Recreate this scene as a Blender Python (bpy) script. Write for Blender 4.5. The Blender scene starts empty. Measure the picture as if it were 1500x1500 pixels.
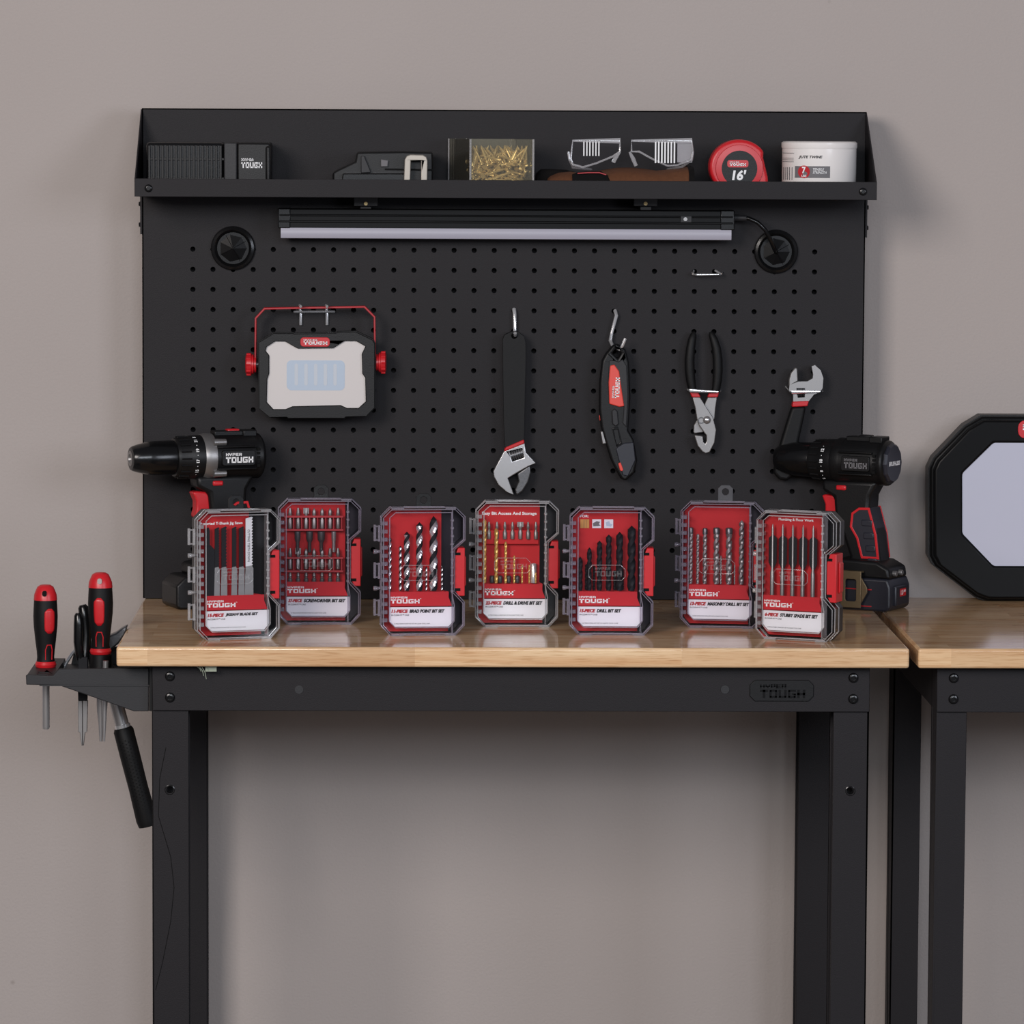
import bpy, bmesh, math, random
from mathutils import Vector, Matrix
from mathutils.geometry import tessellate_polygon
random.seed(7)
SCN = bpy.context.scene
COL = SCN.collection
R_ = math.radians

# ------------------------------------------------------------------ camera
F_PX = 6377.63
PITCH, YAW, ROLL = 0.091, 0.0226, -0.0052
CAM = Vector((-0.1132, -5.5175, 0.6162))
RM = Matrix.Rotation(-YAW, 3, 'Z') @ Matrix.Rotation(-PITCH, 3, 'X') @ Matrix.Rotation(ROLL, 3, 'Y')
right, fwd, up = RM.col[0], RM.col[1], RM.col[2]
cd = bpy.data.cameras.new('camera'); cam = bpy.data.objects.new('camera', cd); COL.objects.link(cam)
cd.sensor_width = 36; cd.lens = 36 * F_PX / 1500; cd.clip_start = .1; cd.clip_end = 50
m3 = Matrix((right, up, -fwd)).transposed()
cam.matrix_world = Matrix.Translation(CAM) @ m3.to_4x4()
SCN.camera = cam

def W(px, py, Y):
    """world point on the vertical plane y=Y under a photo pixel"""
    d = RM @ Vector(((px - 750) / F_PX, 1, (750 - py) / F_PX))
    return CAM + d * ((Y - CAM.y) / d.y)
def WZ(px, py, Z):
    d = RM @ Vector(((px - 750) / F_PX, 1, (750 - py) / F_PX))
    return CAM + d * ((Z - CAM.z) / d.z)
def PP(pts, ox, oy, s, Y):
    """zoomed crop pixels -> (x,z) outline on plane y=Y"""
    r = []
    for (x, y) in pts:
        w = W(ox + x / s, oy + y / s, Y); r.append((w.x, w.z))
    return r

# ------------------------------------------------------------------ world + lights + exposure
SCN.view_settings.view_transform = 'Standard'
SCN.view_settings.look = 'None'
SCN.view_settings.exposure = 0.0
SCN.view_settings.gamma = 1.0
SCN.view_settings.use_curve_mapping = False
wd = bpy.data.worlds.new('World'); SCN.world = wd; wd.use_nodes = True
bg = wd.node_tree.nodes['Background']; bg.inputs[0].default_value = (.80, .80, .92, 1); bg.inputs[1].default_value = 0.13
SCN.cycles.transparent_max_bounces = 40
def area(name, loc, target, sx, sy, power, col):
    l = bpy.data.lights.new(name, 'AREA'); l.shape = 'RECTANGLE'; l.size = sx; l.size_y = sy; l.energy = power; l.color = col
    o = bpy.data.objects.new(name, l); COL.objects.link(o); o.location = loc
    o.rotation_euler = (Vector(target) - Vector(loc)).to_track_quat('-Z', 'Y').to_euler()
    return o
area('key_softbox', (-1.65, -3.9, 1.4), (-.05, 0, .05), 1.25, 1.1, 88, (1.0, .925, .885))
area('fill_softbox', (2.1, -3.5, .85), (.3, 0, -.1), 1.1, 1.0, 32, (.83, .88, 1.0))
area('front_softbox', (.35, -7.3, 1.65), (.1, 0, -.1), 2.6, 1.1, 125, (.86, .92, 1.0))

# ------------------------------------------------------------------ materials
def lin(r, g, b):
    f = lambda c: (c / 255 / 12.92) if c / 255 <= .04045 else ((c / 255 + .055) / 1.055) ** 2.4
    return (f(r), f(g), f(b), 1)
def mat(name, col, rough=.5, metal=0., bump=0., bscale=300., spec=.5, var=0., coat=0.):
    m = bpy.data.materials.new(name); m.use_nodes = True
    nt = m.node_tree; b = nt.nodes['Principled BSDF']
    c = col if len(col) == 4 else (*col, 1)
    b.inputs['Base Color'].default_value = c
    b.inputs['Roughness'].default_value = rough; b.inputs['Metallic'].default_value = metal
    b.inputs['Specular IOR Level'].default_value = spec
    if coat: b.inputs['Coat Weight'].default_value = coat; b.inputs['Coat Roughness'].default_value = .08
    tc = nt.nodes.new('ShaderNodeTexCoord')
    n = nt.nodes.new('ShaderNodeTexNoise'); n.inputs['Scale'].default_value = bscale; n.inputs['Detail'].default_value = 3
    nt.links.new(tc.outputs['Object'], n.inputs['Vector'])
    if bump:
        bp = nt.nodes.new('ShaderNodeBump'); bp.inputs['Strength'].default_value = bump; bp.inputs['Distance'].default_value = .001
        nt.links.new(n.outputs['Fac'], bp.inputs['Height']); nt.links.new(bp.outputs['Normal'], b.inputs['Normal'])
    mr = nt.nodes.new('ShaderNodeMapRange'); dv = .06 if bump else .008; mr.inputs['To Min'].default_value = max(0, rough - dv); mr.inputs['To Max'].default_value = rough + dv
    nt.links.new(n.outputs['Fac'], mr.inputs['Value']); nt.links.new(mr.outputs['Result'], b.inputs['Roughness'])
    if var:
        mx = nt.nodes.new('ShaderNodeMix'); mx.data_type = 'RGBA'
        mx.inputs[6].default_value = tuple(x * (1 - var) for x in c[:3]) + (1,); mx.inputs[7].default_value = tuple(min(1, x * (1 + var)) for x in c[:3]) + (1,)
        nt.links.new(n.outputs['Fac'], mx.inputs[0]); nt.links.new(mx.outputs[2], b.inputs['Base Color'])
    return m
def clear(name, tint, ior=1.4, body=0., bodycol=(.8, .8, .8, 1), rough=.06):
    m = bpy.data.materials.new(name); m.use_nodes = True; nt = m.node_tree; nt.nodes.clear()
    out = nt.nodes.new('ShaderNodeOutputMaterial'); tr = nt.nodes.new('ShaderNodeBsdfTransparent'); tr.inputs[0].default_value = tint
    gl = nt.nodes.new('ShaderNodeBsdfGlossy'); gl.inputs['Roughness'].default_value = rough; gl.inputs[0].default_value = (1, 1, 1, 1)
    fr = nt.nodes.new('ShaderNodeFresnel'); fr.inputs[0].default_value = ior
    mx = nt.nodes.new('ShaderNodeMixShader'); nt.links.new(fr.outputs[0], mx.inputs[0]); nt.links.new(tr.outputs[0], mx.inputs[1]); nt.links.new(gl.outputs[0], mx.inputs[2])
    last = mx
    if body:
        pb = nt.nodes.new('ShaderNodeBsdfPrincipled'); pb.inputs['Base Color'].default_value = bodycol; pb.inputs['Roughness'].default_value = .15
        m2 = nt.nodes.new('ShaderNodeMixShader'); m2.inputs[0].default_value = body
        nt.links.new(mx.outputs[0], m2.inputs[1]); nt.links.new(pb.outputs[0], m2.inputs[2]); last = m2
    nt.links.new(last.outputs[0], out.inputs[0])
    return m
def wood_mat(name, hue):
    m = bpy.data.materials.new(name); m.use_nodes = True; nt = m.node_tree; b = nt.nodes['Principled BSDF']
    N = nt.nodes.new; L = nt.links.new
    tc = N('ShaderNodeTexCoord')
    br = N('ShaderNodeTexBrick'); br.inputs['Scale'].default_value = 1; br.inputs['Mortar Size'].default_value = 0.0
    br.inputs['Brick Width'].default_value = .31; br.inputs['Row Height'].default_value = .047; br.offset = .37; br.squash = 1
    br.inputs['Color1'].default_value = (0, 0, 0, 1); br.inputs['Color2'].default_value = (1, 1, 1, 1); br.inputs['Bias'].default_value = 0
    L(tc.outputs['Object'], br.inputs['Vector'])
    # per-stave offset of the grain field
    mul = N('ShaderNodeVectorMath'); mul.operation = 'SCALE'; mul.inputs['Scale'].default_value = 3.7; L(br.outputs['Color'], mul.inputs[0])
    mp = N('ShaderNodeMapping'); mp.inputs['Scale'].default_value = (2.2, 26, 60); L(tc.outputs['Object'], mp.inputs['Vector'])
    ad = N('ShaderNodeVectorMath'); ad.operation = 'ADD'; L(mp.outputs[0], ad.inputs[0]); L(mul.outputs[0], ad.inputs[1])
    n1 = N('ShaderNodeTexNoise'); n1.inputs['Scale'].default_value = 1.3; n1.inputs['Detail'].default_value = 5; n1.inputs['Distortion'].default_value = .6; L(ad.outputs[0], n1.inputs['Vector'])
    mp2 = N('ShaderNodeMapping'); mp2.inputs['Scale'].default_value = (30, 300, 700); L(tc.outputs['Object'], mp2.inputs['Vector'])
    n2 = N('ShaderNodeTexNoise'); n2.inputs['Scale'].default_value = 1; n2.inputs['Detail'].default_value = 3; L(mp2.outputs[0], n2.inputs['Vector'])
    cr = N('ShaderNodeValToRGB'); cr.color_ramp.elements[0].position = .30; cr.color_ramp.elements[1].position = .68
    cr.color_ramp.elements[0].color = lin(214, 170, 126); cr.color_ramp.elements[1].color = lin(240, 211, 172)
    L(n1.outputs['Fac'], cr.inputs['Fac'])
    mxs = N('ShaderNodeMix'); mxs.data_type = 'RGBA'; mxs.blend_type = 'MULTIPLY'; mxs.inputs[0].default_value = 1
    cs = N('ShaderNodeValToRGB'); cs.color_ramp.elements[0].color = (.80, .74, .69, 1); cs.color_ramp.elements[1].color = (1.0, .99, .97, 1); L(br.outputs['Color'], cs.inputs['Fac'])
    L(cr.outputs[0], mxs.inputs[6]); L(cs.outputs[0], mxs.inputs[7])
    mx2 = N('ShaderNodeMix'); mx2.data_type = 'RGBA'; mx2.blend_type = 'MULTIPLY'; mx2.inputs[0].default_value = 1
    c3 = N('ShaderNodeValToRGB'); c3.color_ramp.elements[0].position = .33; c3.color_ramp.elements[1].position = .5; c3.color_ramp.elements[0].color = (.78, .70, .62, 1); c3.color_ramp.elements[1].color = (1, 1, 1, 1)
    L(n2.outputs['Fac'], c3.inputs['Fac']); L(mxs.outputs[2], mx2.inputs[6]); L(c3.outputs[0], mx2.inputs[7])
    mx3 = N('ShaderNodeMix'); mx3.data_type = 'RGBA'; mx3.blend_type = 'MULTIPLY'; mx3.inputs[0].default_value = 1; mx3.inputs[7].default_value = hue
    L(mx2.outputs[2], mx3.inputs[6]); L(mx3.outputs[2], b.inputs['Base Color'])
    b.inputs['Roughness'].default_value = .11; b.inputs['Specular IOR Level'].default_value = .5
    return m
def wall_mat():
    m = mat('wall_paint', lin(172, 162, 157), .75, 0, .55, 280, .25)
    nt = m.node_tree; b = nt.nodes['Principled BSDF']; N = nt.nodes.new; L = nt.links.new
    tc = N('ShaderNodeTexCoord'); n = N('ShaderNodeTexNoise'); n.inputs['Scale'].default_value = 3; n.inputs['Detail'].default_value = 2
    L(tc.outputs['Object'], n.inputs['Vector'])
    cr = N('ShaderNodeValToRGB'); cr.color_ramp.elements[0].color = lin(169, 160, 155); cr.color_ramp.elements[1].color = lin(176, 167, 162)
    L(n.outputs['Fac'], cr.inputs['Fac'])
    v = N('ShaderNodeTexVoronoi'); v.inputs['Scale'].default_value = 5.5; L(tc.outputs['Object'], v.inputs['Vector'])
    c2 = N('ShaderNodeValToRGB'); c2.color_ramp.elements[0].position = .0; c2.color_ramp.elements[1].position = .022
    c2.color_ramp.elements[0].color = (.68, .66, .64, 1); c2.color_ramp.elements[1].color = (1, 1, 1, 1); L(v.outputs['Distance'], c2.inputs['Fac'])
    mx = N('ShaderNodeMix'); mx.data_type = 'RGBA'; mx.blend_type = 'MULTIPLY'; mx.inputs[0].default_value = 1
    L(cr.outputs[0], mx.inputs[6]); L(c2.outputs[0], mx.inputs[7]); L(mx.outputs[2], b.inputs['Base Color'])
    return m

M = {}
M['wall'] = wall_mat()
M['floor'] = mat('concrete', lin(120, 116, 112), .8, 0, .3, 60, .3, .1)
M['steelblk'] = mat('black_powder_coat', lin(35, 33, 35), .55, 0, .22, 900, .18)
M['plastic'] = mat('black_plastic', lin(16, 16, 17), .42, 0, .1, 700, .3)
M['plasticg'] = mat('charcoal_plastic', lin(40, 40, 42), .5, 0, .1, 700, .35)
M['gloss'] = mat('glossy_black_plastic', lin(15, 15, 16), .22, spec=.4)
M['tabgrey'] = mat('smoked_grey_tab', lin(66, 66, 70), .35)
M['frameblk'] = mat('satin_black_frame', lin(13, 13, 14), .34, spec=.12)
M['rubber'] = mat('black_rubber', lin(13, 13, 14), .55, 0, .12, 900, .25)
M['dark'] = mat('dark_recess', lin(10, 10, 10), .8, spec=.2)
M['red'] = mat('red_plastic', lin(196, 30, 38), .35)
M['redd'] = mat('dark_red_enamel', lin(168, 28, 36), .38)
M['redcard'] = mat('red_printed_card', lin(186, 30, 40), .5, spec=.3)
M['redins'] = mat('red_insert_card', lin(190, 38, 42), .55, spec=.2)
M['orange'] = mat('coral_red_grip', lin(226, 74, 62), .45)
M['white'] = mat('white_card', lin(226, 226, 230), .5, spec=.3)
M['ink_w'] = mat('white_ink', lin(240, 240, 240), .5, spec=.3)
M['ink_k'] = mat('black_ink', lin(28, 26, 28), .5, spec=.2)
M['ink_r'] = mat('red_ink', lin(170, 30, 38), .5, spec=.2)
M['ink_g'] = mat('grey_ink', lin(110, 108, 110), .5, spec=.2)
M['steel'] = mat('brushed_steel', (.54, .53, .53), .28, .8)
M['satin'] = mat('satin_steel', (.29, .28, .275), .38, .75)
M['chrome'] = mat('chrome', (.84, .84, .85), .16, .7)
M['bit'] = mat('grey_bit_steel', (.24, .23, .22), .42, .65)
M['dsteel'] = mat('dark_steel', (.14, .14, .145), .35, .7, .1, 400)
M['blkox'] = mat('black_oxide_steel', (.013, .0135, .016), .5, 0, spec=.15)
M['gold'] = mat('titanium_gold', (.72, .46, .13), .32, .55)
M['brass'] = mat('brass_screws', (.62, .46, .22), .32, .6)
M['clip'] = mat('bronze_clip', (.17, .125, .07), .42, .6)
M['nickel'] = mat('nickel_clip', (.34, .31, .27), .45, .6)
M['diff'] = mat('diffuser_white', lin(164, 162, 174), .4)
M['lens'] = mat('lens_white', lin(207, 201, 198), .35)
M['led'] = mat('led_blue_grey', lin(176, 190, 206), .4)
M['ledc'] = mat('led_column', lin(190, 196, 204), .4)
M['panel'] = mat('panel_diffuser', lin(184, 186, 202), .35)
M['glove'] = mat('brown_leather', lin(92, 58, 38), .85, 0, .6, 220, .2, .25)
M['gloveb'] = mat('black_fabric', lin(20, 19, 19), .9, 0, .5, 300, .1)
M['bluecast'] = mat('blue_cast_black_plastic', lin(34, 35, 44), .4)  # blue tint of the cool fill light is put into this black
M['wood'] = wood_mat('oak_butcher_block', (1, 1, 1, 1))
M['wood2'] = wood_mat('pale_butcher_block', (1, .98, .95, 1))
M['twine'] = mat('milky_container', lin(234, 229, 225), .22)
M['tan'] = mat('tan_swatch', lin(196, 140, 70), .6)
M['tapeg'] = mat('pale_green_tape', lin(150, 158, 140), .6, 0, .3, 300)
CLR = {'clear': clear('clear_plastic', (.985, .98, .985, 1)),
       'smoke': clear('smoky_plastic', (.95, .93, .96, 1)),
       'amber': clear('clear_box_plastic', (.95, .94, .88, 1), 1.45, .05, (.7, .68, .58, 1))}
FRO = {'clear': clear('clear_rim', (.95, .95, .95, 1), 1.55, .24, (.85, .84, .86, 1), .08),
       'smoke': clear('smoky_rim', (.82, .79, .86, 1), 1.55, .22, (.62, .58, .68, 1), .08)}
EMB = clear('embossing', (.96, .96, .96, 1), 1.4, .09, (.8, .8, .82, 1), .15)

# ------------------------------------------------------------------ mesh builder
class MB:
    def __init__(s): s.v = []; s.f = []; s.mi = []
    def add(s, vs, fs, T=None, mi=0):
        o = len(s.v)
        for p in vs:
            p = Vector(p)
            s.v.append(T @ p if T else p)
        for f in fs: s.f.append([i + o for i in f]); s.mi.append(mi)
        return s
    def box(s, x0, x1, y0, y1, z0, z1, T=None, mi=0):
        vs = [(x, y, z) for x in (x0, x1) for y in (y0, y1) for z in (z0, z1)]
        return s.add(vs, [(0, 1, 3, 2), (4, 6, 7, 5), (0, 4, 5, 1), (2, 3, 7, 6), (0, 2, 6, 4), (1, 5, 7, 3)], T, mi)
    def prism(s, poly, y0, y1, holes=(), T=None, mi=0):
        loops = [list(poly)] + [list(h) for h in holes]
        flat = [p for l in loops for p in l]; n = len(flat)
        vs = [(p[0], y0, p[1]) for p in flat] + [(p[0], y1, p[1]) for p in flat]
        fs = []
        if holes or True:
            tris = tessellate_polygon([[Vector((p[0], p[1], 0)) for p in l] for l in loops])
            if holes:
                fs += [tuple(t) for t in tris] + [tuple(i + n for i in t) for t in tris]
            else:
                fs += [tuple(range(n)), tuple(range(n, 2 * n))]
        o = 0
        for l in loops:
            k = len(l)
            for i in range(k): j = (i + 1) % k; fs.append((o + i, o + j, n + o + j, n + o + i))
            o += k
        return s.add(vs, fs, T, mi)
    def cyl(s, p0, p1, r0, r1=None, seg=20, mi=0, T=None):
        return s.lathe_dir(p0, p1, [(0, 0), (r0, 0), (r1 if r1 is not None else r0, 1), (0, 1)], seg, mi, T)
    def lathe_dir(s, p0, p1, prof, seg=24, mi=0, T=None, mis=None):
        """profile (radius, t 0..1) revolved round p0->p1"""
        p0, p1 = Vector(p0), Vector(p1); a = p1 - p0; q = a.normalized().to_track_quat('Z', 'Y').to_matrix()
        vs = []; fs = []; ml = []
        rings = []
        for (r, t) in prof:
            c = p0 + a * t
            if r <= 1e-7: rings.append([len(vs)]); vs.append(c)
            else:
                rings.append(list(range(len(vs), len(vs) + seg)))
                for i in range(seg):
                    an = 2 * math.pi * i / seg; vs.append(c + q @ Vector((r * math.cos(an), r * math.sin(an), 0)))
        for k in range(len(rings) - 1):
            A, B = rings[k], rings[k + 1]
            for i in range(seg):
                j = (i + 1) % seg
                if len(A) == 1 and len(B) == 1: continue
                if len(A) == 1: fs.append((A[0], B[i], B[j]))
                elif len(B) == 1: fs.append((A[i], A[j], B[0]))
                else: fs.append((A[i], A[j], B[j], B[i]))
        return s.add(vs, fs, T, mi)
    def tube(s, pts, r, seg=8, closed=False, mi=0, T=None, flat=1.0):
        pts = [Vector(p) for p in pts]; n = len(pts); rr = r if isinstance(r, (list, tuple)) else [r] * n
        vs = []; fs = []; ref = Vector((0, 1, 0))
        for i, p in enumerate(pts):
            a = pts[i - 1] if (i > 0 or closed) else p; b = pts[(i + 1) % n] if (i < n - 1 or closed) else p
            d = (b - a).normalized()
            rf = ref if abs(d.dot(ref)) < .95 else Vector((1, 0, .3))
            u = d.cross(rf).normalized(); w = u.cross(d).normalized()
            sc = 1.0
            if 0 < i < n - 1 or closed:
                d0 = (p - a).normalized(); c = max(.35, abs(d0.dot(d))); sc = 1 / c
            for k in range(seg):
                an = 2 * math.pi * k / seg; vs.append(p + u * (rr[i] * sc * math.cos(an)) + w * (rr[i] * flat * math.sin(an)))
        m = n if closed else n - 1
        for i in range(m):
            A = i * seg; B = ((i + 1) % n) * seg
            for k in range(seg): l = (k + 1) % seg; fs.append((A + k, A + l, B + l, B + k))
        if not closed: fs.append(tuple(range(seg))); fs.append(tuple(range((n - 1) * seg, n * seg)))
        return s.add(vs, fs, T, mi)
    def sphere(s, c, r, seg=14, ry=1, rz=1, mi=0):
        n = seg // 2
        prof = [(r * math.sin(math.pi * i / n), .5 - .5 * math.cos(math.pi * i / n)) for i in range(n + 1)]
        prof[0] = (0, 0); prof[-1] = (0, 1)
        c = Vector(c); return s.lathe_dir(c - Vector((0, 0, r)), c + Vector((0, 0, r)), prof, seg, mi)
    def loft(s, loops, cap0=True, cap1=True, mi=0):
        n = len(loops[0]); vs = [p for l in loops for p in l]; fs = []
        for k in range(len(loops) - 1):
            for i in range(n): j = (i + 1) % n; fs.append((k * n + i, k * n + j, (k + 1) * n + j, (k + 1) * n + i))
        if cap0: fs.append(tuple(range(n)))
        if cap1: fs.append(tuple(range((len(loops) - 1) * n, len(loops) * n)))
        return s.add(vs, fs, None, mi)
    def xf(s, T): s.v = [T @ p for p in s.v]; return s
    def warp(s, f): s.v = [Vector(f(p)) for p in s.v]; return s
    def mesh(s, name, mats, off=None, angle=38):
        me = bpy.data.meshes.new(name)
        o = off or Vector((0, 0, 0))
        me.from_pydata([tuple(p - o) for p in s.v], [], s.f)
        for m in (mats if isinstance(mats, (list, tuple)) else [mats]): me.materials.append(m)
        for p, i in zip(me.polygons, s.mi): p.material_index = i
        bm = bmesh.new(); bm.from_mesh(me)
        bmesh.ops.remove_doubles(bm, verts=bm.verts, dist=1e-6)
        bmesh.ops.recalc_face_normals(bm, faces=bm.faces)
        bm.to_mesh(me); bm.free()
        me.shade_smooth(); me.set_sharp_from_angle(angle=R_(angle))
        return me

def addmod(o, bevel=0, seg=2, solid=0):
    if solid:
        d = o.modifiers.new('Solidify', 'SOLIDIFY'); d.thickness = solid; d.offset = 0
    if bevel:
        b = o.modifiers.new('Bevel', 'BEVEL'); b.width = bevel; b.segments = seg; b.limit_method = 'ANGLE'; b.angle_limit = R_(40); b.use_clamp_overlap = True
class Thing:
    """an Empty at the base of the thing that parents its parts"""
    def __init__(s, name, label, cat, loc=(0, 0, 0), yaw=0, group=None, world=False):
        s.r = bpy.data.objects.new(name, None); COL.objects.link(s.r); s.r.empty_display_size = .02
        s.r.location = loc; s.r.rotation_euler = (0, 0, yaw)
        s.r['label'] = label; s.r['category'] = cat
        if group: s.r['group'] = group
        s.off = Vector(loc) if world else Vector((0, 0, 0))
    def part(s, name, mb, mats, bevel=0, parent=None, label=None, seg=2, solid=0, angle=38, kind=None):
        o = bpy.data.objects.new(name, mb.mesh(name, mats, s.off, angle)); COL.objects.link(o)
        o.parent = parent or s.r; addmod(o, bevel, seg, solid)
        if label: o['label'] = label
        if kind: o['kind'] = kind
        return o
def single(name, label, cat, mb, mats, loc, group=None, bevel=0, yaw=0, world=True, solid=0, seg=2):
    o = bpy.data.objects.new(name, mb.mesh(name, mats, Vector(loc) if world else None)); COL.objects.link(o)
    o.location = loc; o.rotation_euler = (0, 0, yaw); o['label'] = label; o['category'] = cat
    if group: o['group'] = group
    addmod(o, bevel, seg, solid)
    return o
def struct(name, mb, m):
    o = bpy.data.objects.new(name, mb.mesh(name, m)); COL.objects.link(o); o['kind'] = 'structure'; return o

def circ(cx, cz, r, n=16, rz=None): return [(cx + r * math.cos(2 * math.pi * i / n), cz + (rz or r) * math.sin(2 * math.pi * i / n)) for i in range(n)]
def rrect(x0, x1, z0, z1, r, n=4):
    out = []
    for (cx, cz, a0) in ((x1 - r, z1 - r, 0), (x0 + r, z1 - r, 90), (x0 + r, z0 + r, 180), (x1 - r, z0 + r, 270)):
        for k in range(n + 1): a = R_(a0 + 90 * k / n); out.append((cx + r * math.cos(a), cz + r * math.sin(a)))
    return out
def offset(poly, d):
    """inward offset of a simple polygon"""
    n = len(poly); ar = sum(poly[i][0] * poly[(i + 1) % n][1] - poly[(i + 1) % n][0] * poly[i][1] for i in range(n))
    sg = 1 if ar > 0 else -1; out = []
    for i in range(n):
        p0, p1, p2 = Vector(poly[i - 1]), Vector(poly[i]), Vector(poly[(i + 1) % n])
        a = (p1 - p0).normalized(); b = (p2 - p1).normalized()
        na = Vector((-a.y, a.x)) * sg; nb = Vector((-b.y, b.x)) * sg
        h = (na + nb); h = h / max(.3, h.dot(h) / 2) if h.length > 1e-6 else na
        h = (na + nb) / max(.35, 1 + na.dot(nb))
        q = p1 + h * d; out.append((q.x, q.y))
    return out

# ------------------------------------------------------------------ lettering
TXT = {}
def text2d(body, bold=.02, shear=0.):
    k = (body, bold, shear)
    if k not in TXT:
        cu = bpy.data.curves.new('t', 'FONT'); cu.body = body; cu.size = 1; cu.offset = bold; cu.shear = shear; cu.resolution_u = 3
        ob = bpy.data.objects.new('t', cu); COL.objects.link(ob)
        me = bpy.data.meshes.new_from_object(ob)
        vs = [(v.co.x, v.co.y) for v in me.vertices]; fs = [tuple(p.vertices) for p in me.polygons]
        bpy.data.objects.remove(ob); bpy.data.curves.remove(cu); bpy.data.meshes.remove(me)
        x0 = min(v[0] for v in vs); x1 = max(v[0] for v in vs); z0 = min(v[1] for v in vs); z1 = max(v[1] for v in vs)
        TXT[k] = ([((v[0] - x0) / (x1 - x0), (v[1] - z0) / (z1 - z0)) for v in vs], fs)
    return TXT[k]
def text(mb, body, x0, x1, z0, z1, y, bold=.02, shear=0., T=None, skew=0.):
    vs, fs = text2d(body, bold, shear)
    return mb.add([(x0 + (x1 - x0) * a, y, z0 + (z1 - z0) * b + skew * a) for a, b in vs], fs, T)
GL = {'H': [(0, .3, 0, 1), (.7, 1, 0, 1), (0, 1, .36, .64)], 'Y': [(0, .3, .42, 1), (.7, 1, .42, 1), (0, 1, .34, .62), (.35, .65, 0, .5)],
      'P': [(0, .3, 0, 1), (0, 1, .76, 1), (.7, 1, .36, 1), (0, 1, .3, .54)], 'E': [(0, .3, 0, 1), (0, 1, .76, 1), (0, .92, .39, .61), (0, 1, 0, .24)],
      'R': [(0, .3, 0, 1), (0, 1, .76, 1), (.7, 1, .42, 1), (0, .95, .36, .58), (.62, .97, 0, .4)], 'T': [(0, 1, .72, 1), (.34, .66, 0, 1)],
      'O': [(0, .28, .06, .94), (.72, 1, .06, .94), (.06, .94, .76, 1), (.06, .94, 0, .24)], 'U': [(0, .28, .06, 1), (.72, 1, .06, 1), (.06, .94, 0, .25)],
      'G': [(0, .28, .06, .94), (.06, 1, .76, 1), (.06, .94, 0, .24), (.72, 1, .06, .5), (.5, 1, .38, .58)]}
def word(mb, w, x0, x1, z0, z1, y, T=None, gap=.16, th=1.0):
    n = len(w); cw = (x1 - x0) / (n + gap * (n - 1))
    for i, ch in enumerate(w):
        xa = x0 + i * cw * (1 + gap)
        for (a, b, c, d) in GL[ch]:
            mb.add([(xa + cw * a, y, z0 + (z1 - z0) * c), (xa + cw * b, y, z0 + (z1 - z0) * c), (xa + cw * b, y, z0 + (z1 - z0) * d), (xa + cw * a, y, z0 + (z1 - z0) * d)], [(0, 1, 2, 3)], T)
def logo(mb, x0, x1, z0, z1, y, T=None):
    h = z1 - z0; w = x1 - x0
    word(mb, 'TOUGH', x0, x1, z0, z0 + .60 * h, y, T)
    word(mb, 'HYPER', x0, x0 + .58 * w, z0 + .71 * h, z1, y, T)

# ================================================================== SETTING
WALLY = .068; FLZ = -.95
struct('floor', MB().box(-3, 3.5, -7, WALLY + .1, FLZ - .05, FLZ), M['floor'])
struct('wall_back', MB().box(-3, 3.5, WALLY, WALLY + .1, FLZ, 2.6), M['wall'])
struct('baseboard_back', MB().box(-3, 3.5, WALLY - .012, WALLY, FLZ, FLZ + .09), M['white'])

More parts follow.
